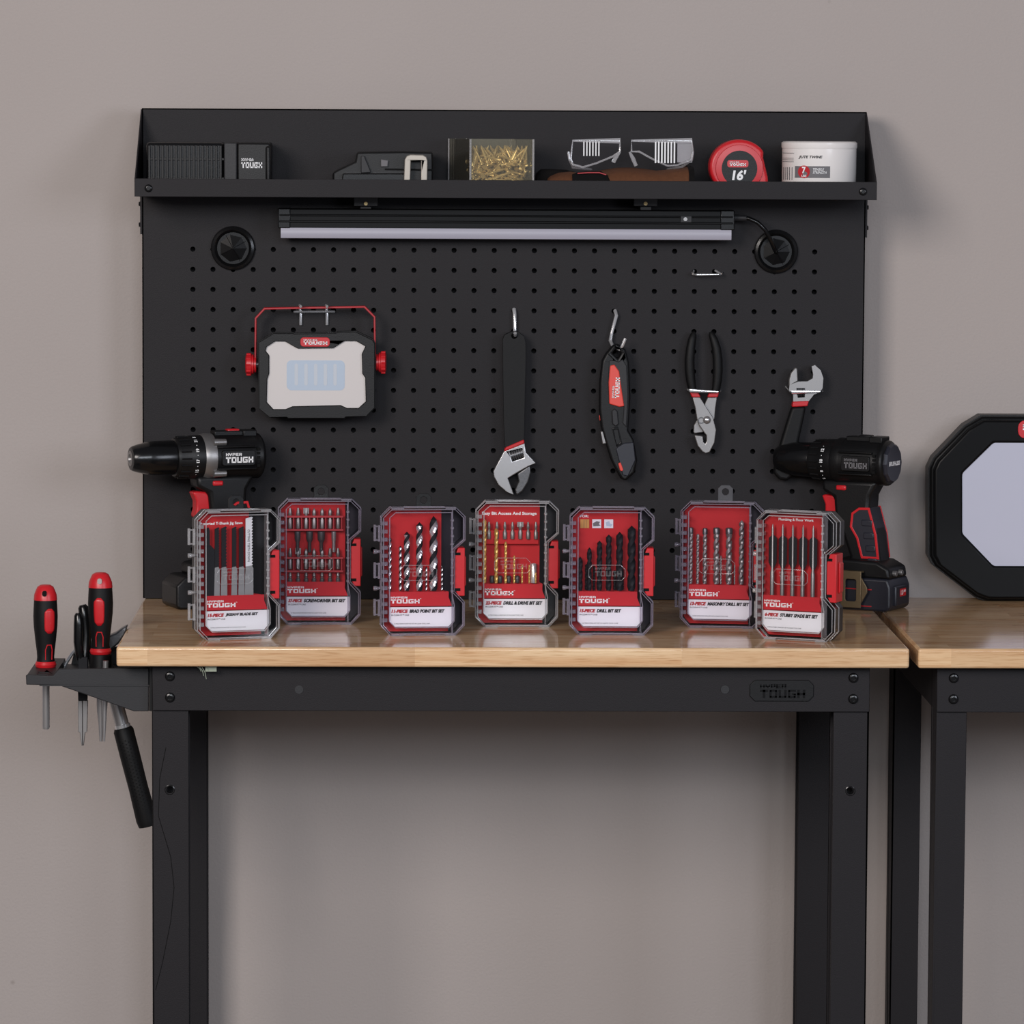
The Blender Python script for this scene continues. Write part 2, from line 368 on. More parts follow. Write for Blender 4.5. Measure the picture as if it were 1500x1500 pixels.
# ================================================================== WORKBENCHES
TOPH = .0232
def bolt(mb, x, z, y, r=.0058):
    mb.lathe_dir((x, y, z), (x, y - .004, z), [(r, 0), (r, .35), (r * .8, .85), (r * .5, 1), (r * .45, 1), (r * .42, .55), (0, .55)], 18)
def bench(name, label, x0, x1, lx0, lx1, lw, wood, holes, extras=None):
    cx = (x0 + x1) / 2
    t = Thing(name, label, 'workbench', (cx, -.22, FLZ), world=True)
    top = MB().box(x0, x1, -.5, .042, -TOPH, 0)
    t.part('tabletop', top, wood, .003, seg=3)
    yf = -.4705
    t.part('front_rail', MB().box(lx0, lx1, yf, yf + .004, -.0785, -TOPH).box(lx0, lx1, yf, yf + .03, -TOPH - .004, -TOPH), M['steelblk'], .0008)
    t.part('rear_rail', MB().box(lx0, lx1, .03, .034, -.0785, -TOPH), M['steelblk'], .0008)
    for sx in (lx0, lx1 - .004): t.part('side_rail', MB().box(sx, sx + .004, yf + .006, .03, -.0785, -TOPH), M['steelblk'], .0008)
    for (a, b, side) in ((lx0, lx0 + lw, 0), (lx1 - lw, lx1, 1)):
        o = lx0 if side == 0 else lx1 - .003
        for (y0, y1, fr) in ((-.466, -.461, 1), (-.012, -.007, 0)):
            mb = MB()
            if fr:
                hx = (a + b) / 2 - .001 if side == 0 else (a + b) / 2
                hz = W(249, 1157, -.466).z
                ho = [circ(hx, hz, .0042, 14)] if holes else []
                mb.prism([(a, FLZ), (b, FLZ), (b, -TOPH - .001), (a, -TOPH - .001)], y0, y1, ho)
            else: mb.box(a, b, y0, y1, FLZ, -TOPH - .001)
            mb.box(o, o + .003, y0, y0 + .042 if fr else y0 + .05, FLZ, -TOPH - .001)
            mb.box(a, b, y1 + .034, y1 + .037, FLZ, -TOPH - .001)
            leg = t.part('leg', mb, M['steelblk'], .0008)
            if fr and holes:
                t.part('thread_insert', MB().lathe_dir((hx, -.462, hz), (hx, -.4664, hz), [(.0026, 0), (.0042, .3), (.0052, 1), (.0062, .9), (.0062, .6)], 18), M['gloss'], parent=leg)
            t.part('leveling_foot', MB().cyl(((a + b) / 2, (y0 + y1) / 2 + .015, FLZ), ((a + b) / 2, (y0 + y1) / 2 + .015, FLZ + .012), .018), M['rubber'], parent=leg)
        # gusset between the rear rail and the rear leg
        gx = b if side == 0 else a; sg = 1 if side == 0 else -1
        t.part('gusset', MB().prism([(gx, -.0785), (gx + sg * .034, -.0785), (gx, -.105)], -.012, -.008), M['steelblk'])
        for zz in (W(249, 990.5, yf).z, W(249, 1021.5, yf).z):
            mb = MB(); bolt(mb, (W(249, 1000, yf).x if side == 0 else W(1250, 1000, yf).x) if holes else (lx0 + .0195 if side == 0 else lx1 - .0195), zz, yf)
            t.part('bolt', mb, M['gloss'])
    return t
lx0 = W(224, 1200, -.466).x; lx1 = W(1271, 1200, -.466).x
wb = bench('workbench', 'black steel workbench with oak top holding the seven bit cases', -.4575, .4636, lx0, lx1, W(276, 1200, -.466).x - lx0, M['wood'], True)
yf = -.4705
for px in (438, 1062):
    w = W(px, 1010, yf); wb.part('hole_plug', MB().lathe_dir((w.x, yf, w.z), (w.x, yf - .0008, w.z), [(.0052, 0), (.0050, 1), (0, 1)], 18), M['plasticg'])
a, b = W(1098, 1027, yf), W(1192, 996, yf)
pl = wb.part('nameplate', MB().prism(offset([(a.x + .006, a.z), (b.x - .006, a.z), (b.x, a.z + .006), (b.x, b.z - .006), (b.x - .006, b.z), (a.x + .006, b.z), (a.x, b.z - .006), (a.x, a.z + .006)], 0), yf - .0018, yf), M['plastic'], .0007)
mb = MB(); logo(mb, a.x + .012, b.x - .010, a.z + .004, b.z - .005, yf - .0021); wb.part('lettering', mb, M['gloss'], parent=pl)
a, b = W(280, 984, -.49), W(317, 977, -.49)
mb = MB().box(a.x, b.x, -.487, -.462, -TOPH - .0008, -TOPH).box(b.x - .013, b.x, -.4875, -.4865, a.z, -TOPH)
for dx, dz in ((.013, .012), (.016, .016), (.010, .007), (.019, .006)):
    mb.tube([(a.x + dx - .004, -.487, -TOPH - .001), (a.x + dx, -.488, -TOPH - dz * .5), (a.x + dx + .0015, -.4875, -TOPH - dz)], .0004, 5)
wb.part('tape_strip', mb, M['tapeg'], label='pale green frayed tape under the front edge')
sc = MB().tube([tuple(W(x, y, -.4661)) for x, y in ((243, 1095), (234, 1140), (232, 1195), (250, 1255), (255, 1300), (250, 1350), (238, 1410), (228, 1450))], .0004, 5)
wb.part('scratch', sc, M['dark'])
b2 = bench('workbench', 'neighbouring black workbench with pale wood top under the large octagonal light', .4740, 1.40, W(1369, 1200, -.466).x, 1.37, W(1414, 1200, -.466).x - W(1369, 1200, -.466).x, M['wood2'], False)

# ================================================================== PEGBOARD
PT = .0254; ZT = .4449; XL, XR = -.4576, .4576; PTOP = .622
pb = Thing('pegboard_panel', 'black perforated steel pegboard panel standing at the back of the workbench', 'pegboard', (0, .012, 0), world=True)
mb = MB(); NS = 16
ang = [2 * math.pi * i / NS for i in range(NS)]
def sq(a):
    c, s_ = math.cos(a), math.sin(a); k = 1 / max(abs(c), abs(s_)); return c * k * PT / 2, s_ * k * PT / 2
for r in range(16):
    for c in range(32):
        x = (c - 15.5) * PT; z = ZT - r * PT; rad = .0033
        vs = [(x + rad * math.cos(a), 0, z + rad * math.sin(a)) for a in ang] + [(x + sq(a)[0], 0, z + sq(a)[1]) for a in ang] + [(x + rad * math.cos(a), .0016, z + rad * math.sin(a)) for a in ang]
        fs = []
        for i in range(NS):
            j = (i + 1) % NS; fs.append((i, NS + i, NS + j, j)); fs.append((i, j, 2 * NS + j, 2 * NS + i))
        mb.add(vs, fs)
gx0, gx1 = -16 * PT, 16 * PT; gz1 = ZT + PT / 2; gz0 = ZT - 15.5 * PT
for (x0, x1, z0, z1) in ((XL, XR, gz1, PTOP), (XL, XR, .001, gz0), (XL, gx0, gz0, gz1), (gx1, XR, gz0, gz1)):
    mb.add([(x0, 0, z0), (x1, 0, z0), (x1, 0, z1), (x0, 0, z1)], [(0, 1, 2, 3)])
pb.part('perforated_sheet', mb, M['steelblk'])
mb = MB().box(XL, XL + .0016, 0, .027, .001, PTOP).box(XR - .0016, XR, 0, .027, .001, PTOP).box(XL, XR, 0, .027, PTOP - .0016, PTOP).box(XL, XR, .0001, .027, .001, .0026)
mb.box(XL, XR, .0255, .027, .001, PTOP)
pb.part('folded_frame', mb, M['steelblk'], label='flanges folded back round the sheet')
# ================================================================== SHELF
SX0, SX1 = W(197, 276, -.13).x, W(1284.5, 276, -.13).x; LZ0, LZ1 = W(740, 290.5, -.13).z, W(740, 264, -.13).z
SZ = LZ0 + .0025
sh = Thing('metal_shelf', 'black steel tray shelf with a front lip fixed across the top of the pegboard', 'shelf', (0, -.065, LZ0), world=True)
sh.part('tray', MB().box(SX0 + .002, SX1 - .002, -.129, -.0005, LZ0, SZ), M['steelblk'])
sh.part('front_lip', MB().box(SX0, SX1, -.1305, -.129, LZ0, LZ1), M['steelblk'], .0005)
for (x, s_) in ((SX0, 1), (SX1 - .0016, -1)):
    sd = sh.part('side_plate', MB().add([(x + i * .0016, y, z) for i in (0, 1) for (y, z) in ((-.129, LZ0), (-.0003, LZ0), (-.0003, LZ1 + .085), (-.129, LZ1))], [(0, 1, 2, 3), (4, 5, 6, 7), (0, 1, 5, 4), (1, 2, 6, 5), (2, 3, 7, 6), (3, 0, 4, 7)]), M['steelblk'])
    mb = MB(); bolt(mb, x + .0008 + s_ * .0165, (LZ0 + LZ1) / 2 - .0008, -.1305, .0048); sh.part('bolt', mb, M['gloss'])
    xb = XL if s_ > 0 else XR
    br = sh.part('bracket', MB().box(xb - s_ * .0026, xb - s_ * .0002, 0.002, .024, LZ0 - .050, LZ0 + .02), M['steelblk'], label='small bracket bolted to the panel edge')
    for dz in (-.012, -.038):
        c = Vector((xb - s_ * .0026, .010, LZ0 + dz)); sh.part('bolt', MB().cyl(c, c - Vector((s_ * .0022, 0, 0)), .0035, .0026, 14), M['gloss'], parent=br)

# ================================================================== CABLE GROMMETS + LED BAR
def grommet(px, py, label):
    c = W(px, py, 0)
    t = Thing('cable_grommet', label, 'grommet', c, group='rubber cable grommets in the pegboard')
    t.part('flange', MB().lathe_dir((0, 0, 0), (0, -.008, 0), [(.0275, 0), (.028, .35), (.0265, .8), (.0235, .95), (.0215, .75), (.0200, .45), (0, .45)], 40), M['gloss'])
    mb = MB().lathe_dir((0, -.0030, 0), (0, -.0078, 0), [(.0200, 0), (.0012, .93), (0, 1)], 7)
    for k in range(4):
        an = math.pi * k / 2 + .5
        mb.tube([(.0012 * math.cos(an), -.0080, .0012 * math.sin(an)), (.0185 * math.cos(an), -.0036, .0185 * math.sin(an))], .0003, 5)
    t.part('slit_membrane', mb, M['frameblk'], angle=12)
    return t
grommet(341.5, 363.5, 'round black rubber cable grommet above the red-handled work light')
grommet(1136.5, 368.5, 'round black rubber cable grommet with the light bar cable running into it')
t = Thing('light_bar', 'long unlit LED strip light under the shelf with frosted white tube', 'light', W(741, 350, -.03), world=True)
a, b = W(409, 334, -.045), W(1074, 309, -.045)
sk = (W(1074, 336, -.045).z - W(409, 333.5, -.045).z)
t.part('housing', MB().box(a.x, b.x, -.045, -.004, a.z, b.z).box(a.x, b.x, -.047, -.045, a.z + .007, a.z + .010).box(a.x, b.x, -.047, -.045, a.z + .015, a.z + .0175), M['frameblk'], .0015)
for (x0, x1) in ((a.x - .0015, a.x + .014), (b.x - .016, b.x + .0018)):
    t.part('end_cap', MB().box(x0, x1, -.0465, -.0035, a.z - .0002, b.z + .0006), M['gloss'], .0012)
zc = (W(741, 334.5, -.045).z + W(741, 350.5, -.045).z) / 2; rt = .0070
mb = MB(); prof = [(-.043, rt), (-.0452, rt * .9), (-.0462, rt * .45), (-.0465, 0), (-.0462, -rt * .5), (-.0452, -rt * .92), (-.043, -rt), (-.02, -rt), (-.02, rt)]
mb.loft([[(x, y, zc + z) for (y, z) in prof] for x in (a.x + .002, b.x - .002)]); t.part('diffuser', mb, M['diff'])
w = W(1005, 321, -.045); sw = t.part('switch', MB().box(w.x - .007, w.x + .007, -.0475, -.044, w.z - .004, w.z + .004), M['plasticg'], .0006)
t.part('button', MB().cyl((w.x - .001, -.0475, w.z), (w.x - .001, -.0485, w.z), .0024), M['satin'], parent=sw)
for px in (536, 945):
    w = W(px, 300, -.03); mc = t.part('mounting_clip', MB().box(w.x - .015, w.x + .015, -.042, -.010, W(px, 302, -.03).z, LZ0 - .0002).box(w.x - .007, w.x + .007, -.047, -.008, b.z + .0003, W(px, 302, -.03).z), M['plasticg'], .0008)
    t.part('screw', MB().cyl((w.x, -.042, W(px, 298, -.03).z), (w.x, -.0432, W(px, 298, -.03).z), .0024), M['brass'], parent=mc)
cp = [(1075, 319, -.025), (1085, 318, -.027), (1097, 320, -.030), (1110, 326, -.032), (1121, 337, -.031), (1129, 352, -.026), (1135, 366, -.015), (1138, 371, -.004)]
cb = t.part('cable', MB().tube([tuple(W(*p)) for p in cp], .0026, 10), M['gloss'])
t.part('plug', MB().cyl(W(1074, 319, -.025), W(1094, 319.5, -.029), .0045, .0036, 12), M['plasticg'], .0006, parent=cb)

# ================================================================== PEG HOOKS AND HANGING TOOLS
def wire(mb, pts, r=.0016): mb.tube([tuple(W(*p)) for p in pts], r, 8)
CH = M['chrome']
mb = MB(); wire(mb, [(1014, 399, -.001), (1017, 402, -.014), (1021, 402.5, -.018), (1053, 402, -.018), (1056, 402, -.014), (1059, 399, -.001)], .0010)
wire(mb, [(1016, 396, .004), (1016.5, 396.5, -.003), (1015, 401.5, -.012)], .0014); wire(mb, [(1047.5, 396, .004), (1048, 396.5, -.003), (1056.5, 401.5, -.013)], .0014)
single('wire_hook', 'small empty chrome wire hook near the upper right of the pegboard', 'hook', mb, CH, W(1037, 400, -.005), 'chrome pegboard hooks')
mb = MB()
for px in (439.5, 478):
    wire(mb, [(px, 451, .004), (px, 450.5, -.004), (px, 447, -.055), (px + 1, 449, -.06)], .0018); wire(mb, [(px, 450, -.003), (px + 1, 462, -.004), (px + 1, 476, -.003)], .0019)
wire(mb, [(431, 457, -.004), (435, 457, -.006), (486, 456.5, -.006), (490, 456.5, -.004)], .0016)
single('double_prong_hook', 'chrome double prong hook carrying the red-handled work light', 'hook', mb, CH, W(459, 457, -.005), 'chrome pegboard hooks')
mb = MB(); wire(mb, [(753.5, 455, .004), (753, 453, -.004), (754, 460, -.007), (754, 485, -.008), (754.5, 490, -.012), (754.8, 491, -.030), (754.5, 488, -.034)], .0022)
single('single_hook', 'chrome hook holding up the large wrench', 'hook', mb, CH, W(754, 470, -.005), 'chrome pegboard hooks')
mb = MB(); wire(mb, [(901, 456, .004), (901, 455, -.004), (903, 462, -.008), (896, 488, -.008), (894, 499, -.010), (898, 508, -.022), (908, 512, -.030), (912, 506, -.030), (916, 496, -.029)], .0020)
single('single_hook', 'chrome hook holding up the utility knife', 'hook', mb, CH, W(898, 470, -.005), 'chrome pegboard hooks')
def zp(pts, Y): return PP(pts, 970, 460, 5.556, Y)
mb = MB(); q = lambda x, y, Y: (970 + x / 5.556, 460 + y / 5.556, Y)
wire(mb, [q(205, 610, -.001), q(208, 618, -.02), q(225, 622, -.029), q(455, 634, -.029), q(472, 630, -.02), q(476, 620, -.001)], .0010)
single('wire_loop', 'chrome wire loop bar across the slip-joint pliers', 'hook', mb, CH, W(1030, 573, -.005), 'chrome pegboard hooks')
mb = MB(); wire(mb, [q(1000, 585, .003), q(1040, 630, -.02), q(1055, 634, -.029), q(1285, 632, -.029), q(1305, 628, -.02), q(1300, 600, -.001)], .0010)
single('wire_loop', 'chrome wire loop bar under the small wrench head', 'hook', mb, CH, W(1180, 573, -.005), 'chrome pegboard hooks')

# --- work light
zf = lambda pts, Y: PP(pts, 340, 430, 6.0, Y)
Yb = -.048
OUT = [(235, 430), (365, 350), (535, 350), (548, 356), (915, 350), (928, 342), (1090, 338), (1235, 408), (1252, 440), (1252, 1000), (1180, 1075), (1000, 1080), (985, 1092), (495, 1092), (480, 1082), (330, 1085), (240, 1010)]
LENS = [(310, 470), (380, 425), (465, 425), (575, 488), (890, 485), (990, 422), (1090, 422), (1165, 465), (1135, 530), (1140, 705), (1165, 740), (1170, 945), (1110, 1000), (1010, 1000), (955, 975), (530, 985), (470, 1010), (365, 1010), (310, 950), (315, 750), (332, 700), (332, 540), (300, 500)]
t = Thing('work_light', 'rectangular work light with red bail handle hanging on the pegboard', 'work light', W(463, 612, -.03), world=True)
o2 = zf(OUT, Yb); ln = zf(LENS, Yb)
t.part('body', MB().prism(offset(o2, .002), -.044, -.012).prism(offset(o2, .018), -.014, -.008), M['plastic'], .002)
t.part('bezel', MB().prism(offset(o2, .0), -.054, -.036, [offset(ln, -.0012)]), M['plastic'], .0045, seg=1, angle=20)
t.part('bumper', MB().prism(offset(o2, -.0012), -.046, -.034, [offset(o2, .004)]), M['rubber'], .001)
le = t.part('lens', MB().prism(offset(ln, -.0006), -.0495, -.043), M['lens'])
a, b = W(340 + 480 / 6, 430 + 850 / 6, -.05), W(340 + 990 / 6, 430 + 588 / 6, -.05)
t.part('led_array', MB().prism(rrect(a.x, b.x, a.z, b.z, .006), -.0499, -.0494), M['led'], parent=le, label='pale blue grid of LEDs seen through the lens')
mb = MB()
for k in range(5): x = a.x + .012 + k * (b.x - a.x - .024) / 4; mb.prism(rrect(x - .0022, x + .0022, a.z + .006, b.z - .004, .002, 2), -.0502, -.0496)
t.part('led_column', mb, M['ledc'], parent=le)
a, b = W(340 + 600 / 6, 430 + 466 / 6, -.055), W(340 + 858 / 6, 430 + 386 / 6, -.055)
bd = t.part('badge', MB().prism(rrect(a.x, b.x, a.z, b.z, .004), -.0553, -.05), M['red'], .0004)
mb = MB(); logo(mb, a.x + .004, b.x - .003, a.z + .0025, b.z - .0025, -.0556); t.part('lettering', mb, M['ink_w'], parent=bd)
HO = [(196, 660), (200, 212), (282, 122), (1168, 106), (1260, 200), (1266, 660)]
HI = [(1250, 660), (1244, 208), (1160, 124), (290, 140), (216, 220), (212, 660)]
t.part('bail_handle', MB().prism(zf(HO + HI, -.034), -.040, -.028), M['redd'], .0006)
for (x0, x1, yy) in ((118, 212, 622), (1268, 1355, 605)):
    p0 = W(340 + x0 / 6, 430 + yy / 6, -.034); p1 = W(340 + x1 / 6, 430 + yy / 6, -.034); p1.z = p0.z
    if x0 > 500: p0, p1 = p1, p0
    mb = MB().lathe_dir(p0, p1, [(0, 0), (.0105, 0), (.0135, .12), (.0138, .55), (.0125, .6), (.0125, .75), (.0105, .8), (.0105, 1), (0, 1)], 24)
    for k in range(10):
        an = 2 * math.pi * k / 10; c = Vector((0, math.cos(an), math.sin(an))) * .0132
        mb.cyl(p0 + (p1 - p0) * .1 + c, p0 + (p1 - p0) * .5 + c, .0016, seg=8)
    kn = t.part('knob', mb, M['red'])
    d = (p1 - p0).normalized(); t.part('bolt', MB().cyl(p1, p1 + d * .007, .0042), M['dsteel'], parent=kn)

# --- large adjustable wrench
z5 = lambda pts, Y: PP(pts, 690, 440, 5.0, Y)
t = Thing('adjustable_wrench', 'large adjustable wrench with long black grip hanging jaws down', 'wrench', W(755, 600, -.014), world=True)
hc = W(690 + 316 / 5, 440 + 252 / 5, -.02)
t.part('handle', MB().prism(z5([(232, 285), (245, 252), (290, 229), (345, 229), (385, 260), (398, 300), (400, 420), (395, 640), (387, 1018), (250, 1080), (240, 900), (234, 560)], -.02), -.026, -.010, [circ(hc.x, hc.z - .001, .0038)]), M['rubber'], .0042, seg=4)
t.part('collar', MB().prism(z5([(386, 1014), (392, 1045), (240, 1106), (250, 1072)], -.02), -.0265, -.0095), M['red'], .0015)
t.part('head', MB().prism(z5([(240, 1104), (392, 1043), (400, 1110), (474, 1190), (432, 1206), (345, 1255), (268, 1300), (314, 1422), (255, 1397), (203, 1352), (168, 1290), (163, 1250)], -.02), -.0255, -.0105, [z5([(278, 1100), (372, 1078), (388, 1150), (300, 1178)], -.02)]), M['steel'], .0018, seg=3)
t.part('movable_jaw', MB().prism(z5([(338, 1268), (432, 1206), (437, 1262), (418, 1330), (378, 1395), (334, 1428), (322, 1385), (350, 1322)], -.02), -.023, -.013), M['dsteel'], .0016, seg=3)
p0, p1 = W(690 + 288 / 5, 440 + 1142 / 5, -.019), W(690 + 382 / 5, 440 + 1112 / 5, -.019)
prof = [(0, 0)]
for k in range(6): prof += [(.0075, k / 6 + .01), (.0075, k / 6 + .08), (.0055, k / 6 + .1), (.0055, k / 6 + .155)]
t.part('knurled_screw', MB().lathe_dir(p0, p1, prof + [(0, 1)], 20), M['dsteel'])
# --- utility knife
t = Thing('utility_knife', 'black folding utility knife with coral-red grip hanging on a hook', 'knife', W(897, 600, -.02), world=True)
KN = [(985, 390), (1040, 322), (1085, 320), (1130, 360), (1155, 450), (1166, 700), (1150, 950), (1190, 1020), (1216, 1170), (1196, 1260), (1130, 1322), (1092, 1300), (1058, 1240), (1020, 1160), (985, 1050), (950, 920), (938, 800), (940, 600), (958, 440)]
t.part('body', MB().prism(z5(KN, -.025), -.032, -.012, [z5([(1030, 385), (1062, 350), (1100, 385), (1075, 428)], -.025)]), M['plastic'], .0035, seg=3)
t.part('side_plate', MB().prism(z5([(1012, 440), (1050, 440), (1080, 450), (1110, 430), (1140, 480), (1150, 700), (1138, 930), (1110, 900), (1120, 780), (1012, 755), (1002, 600)], -.033), -.0335, -.030), M['plasticg'], .001)
gp = t.part('grip_insert', MB().prism(z5([(1018, 478), (1050, 470), (1085, 520), (1095, 600), (1122, 775), (1085, 780), (1012, 758), (1008, 600)], -.034), -.0352, -.031), M['orange'], .0012, label='coral-red insert with white lettering')
c = W(690 + 1062 / 5, 440 + 640 / 5, -.0355); T = Matrix.Translation(c) @ Matrix.Rotation(-R_(88), 4, 'Y')
mb = MB(); logo(mb, -.013, .013, -.0045, .0045, 0, T); t.part('lettering', mb, M['ink_w'], parent=gp)
t.part('slide_button', MB().prism(z5([(1030, 810), (1050, 792), (1072, 810), (1082, 905), (1060, 925), (1035, 905)], -.034), -.0355, -.030), M['plasticg'], .0012)
t.part('slider_track', MB().prism(z5([(1030, 935), (1078, 925), (1108, 1050), (1068, 1075)], -.034), -.0332, -.030, [z5([(1045, 950), (1074, 945), (1094, 1040), (1068, 1055)], -.034)]), M['gloss'], .0006)
t.part('nose', MB().prism(z5([(1060, 1085), (1120, 1045), (1190, 1040), (1205, 1170), (1150, 1290), (1110, 1280)], -.034), -.0335, -.030), M['bluecast'], .001)
t.part('release_button', MB().prism(z5([(1078, 1195), (1095, 1186), (1116, 1240), (1108, 1252), (1092, 1248)], -.035), -.0352, -.031), M['orange'], .0008)
t.part('lock_tab', MB().prism(z5([(938, 842), (962, 840), (966, 878), (942, 880)], -.025), -.027, -.020), M['orange'], .0006)
t.part('blade_clip', MB().prism(z5([(948, 958), (985, 958), (1000, 1046), (962, 1050)], -.026), -.030, -.018), M['satin'], .0008)
# --- pliers
t = Thing('slip_joint_pliers', 'slip-joint pliers with black dipped handles hanging head down', 'pliers', W(1030, 580, -.015), world=True)
def grip(pts, w):
    mb = MB(); P = []
    for (x, y, Y) in pts: P.append(tuple(W(970 + x / 5.556, 460 + y / 5.556, Y)))
    mb.tube(P, [w * k for k in (.30, .62, .82, .92, 1.0, 1.0, .95, .85, .75)], 14, flat=.85); return mb
t.part('handle', grip([(262, 146, -.012), (255, 165, -.013), (243, 210, -.014), (231, 280, -.015), (223, 370, -.015), (224, 460, -.015), (232, 540, -.015), (243, 600, -.015), (256, 640, -.015)], .0062), M['rubber'])
t.part('handle', grip([(392, 146, -.012), (402, 165, -.013), (421, 210, -.014), (441, 280, -.015), (451, 370, -.015), (453, 460, -.015), (448, 540, -.015), (440, 600, -.015), (428, 640, -.015)], .0062), M['rubber'])
for P in ([(222, 628), (290, 634), (312, 676), (240, 676)], [(378, 640), (462, 632), (450, 676), (366, 676)]):
    t.part('grip_collar', MB().prism(zp(P, -.015), -.0205, -.0095), M['red'], .0012)
t.part('rear_jaw', MB().prism(zp([(372, 676), (448, 674), (436, 760), (428, 850), (380, 930), (330, 965), (262, 972), (254, 960), (258, 905), (285, 860), (330, 765), (350, 722)], -.015), -.0145, -.008), M['satin'], .001)
t.part('front_jaw', MB().prism(zp([(244, 676), (306, 674), (350, 745), (412, 840), (438, 940), (424, 1045), (385, 1122), (352, 1132), (325, 1118), (286, 1070), (262, 992), (262, 984), (328, 990), (334, 1040), (348, 1054), (360, 1030), (358, 985), (338, 962), (300, 905), (280, 850), (266, 760)], -.017), -.022, -.0146), M['satin'], .0014, seg=3)
pv = W(970 + 364 / 5.556, 460 + 862 / 5.556, -.022)
t.part('pivot_bolt', MB().lathe_dir((pv.x, -.0215, pv.z), (pv.x, -.026, pv.z), [(.0052, 0), (.005, .3), (.0038, .75), (.0015, .98), (0, 1)], 20), M['steel'])
pv = W(970 + 318 / 5.556, 460 + 866 / 5.556, -.022)
t.part('pivot_slot', MB().lathe_dir((pv.x, -.0215, pv.z), (pv.x, -.0228, pv.z), [(.0045, 0), (.0042, 1), (.003, 1), (.0028, .2), (0, .2)], 20), M['dsteel'])
# --- small wrench
t = Thing('adjustable_wrench', 'small adjustable wrench with head up and black grip pointing down left', 'wrench', W(1165, 620, -.014), world=True)
t.part('handle', MB().prism(zp([(1052, 752), (1168, 748), (1150, 850), (1112, 1020), (1082, 1200), (1068, 1310), (1015, 1356), (950, 1345), (905, 1295), (912, 1225), (965, 1030), (1020, 850)], -.018), -.0245, -.010), M['rubber'], .004, seg=4)
t.part('collar', MB().prism(zp([(1062, 710), (1190, 704), (1180, 748), (1052, 754)], -.018), -.025, -.0095), M['red'], .0012)
t.part('head', MB().prism(zp([(1064, 710), (1064, 655), (1030, 622), (1034, 575), (1105, 548), (1180, 546), (1222, 522), (1226, 490), (1214, 424), (1240, 414), (1286, 455), (1308, 520), (1302, 600), (1280, 636), (1232, 652), (1190, 706)], -.018), -.0238, -.011, [zp([(1088, 600), (1160, 600), (1158, 676), (1100, 680)], -.018)]), M['satin'], .0016, seg=3)
t.part('movable_jaw', MB().prism(zp([(1028, 590), (1030, 530), (1045, 480), (1080, 432), (1100, 440), (1106, 546), (1060, 572)], -.018), -.021, -.0135), M['satin'], .0014)
p0, p1 = W(970 + 1090 / 5.556, 460 + 628 / 5.556, -.0175), W(970 + 1166 / 5.556, 460 + 625 / 5.556, -.0175)
t.part('knurled_screw', MB().lathe_dir(p0, p1, prof + [(0, 1)], 20).xf(Matrix.Identity(4)), M['dsteel'])

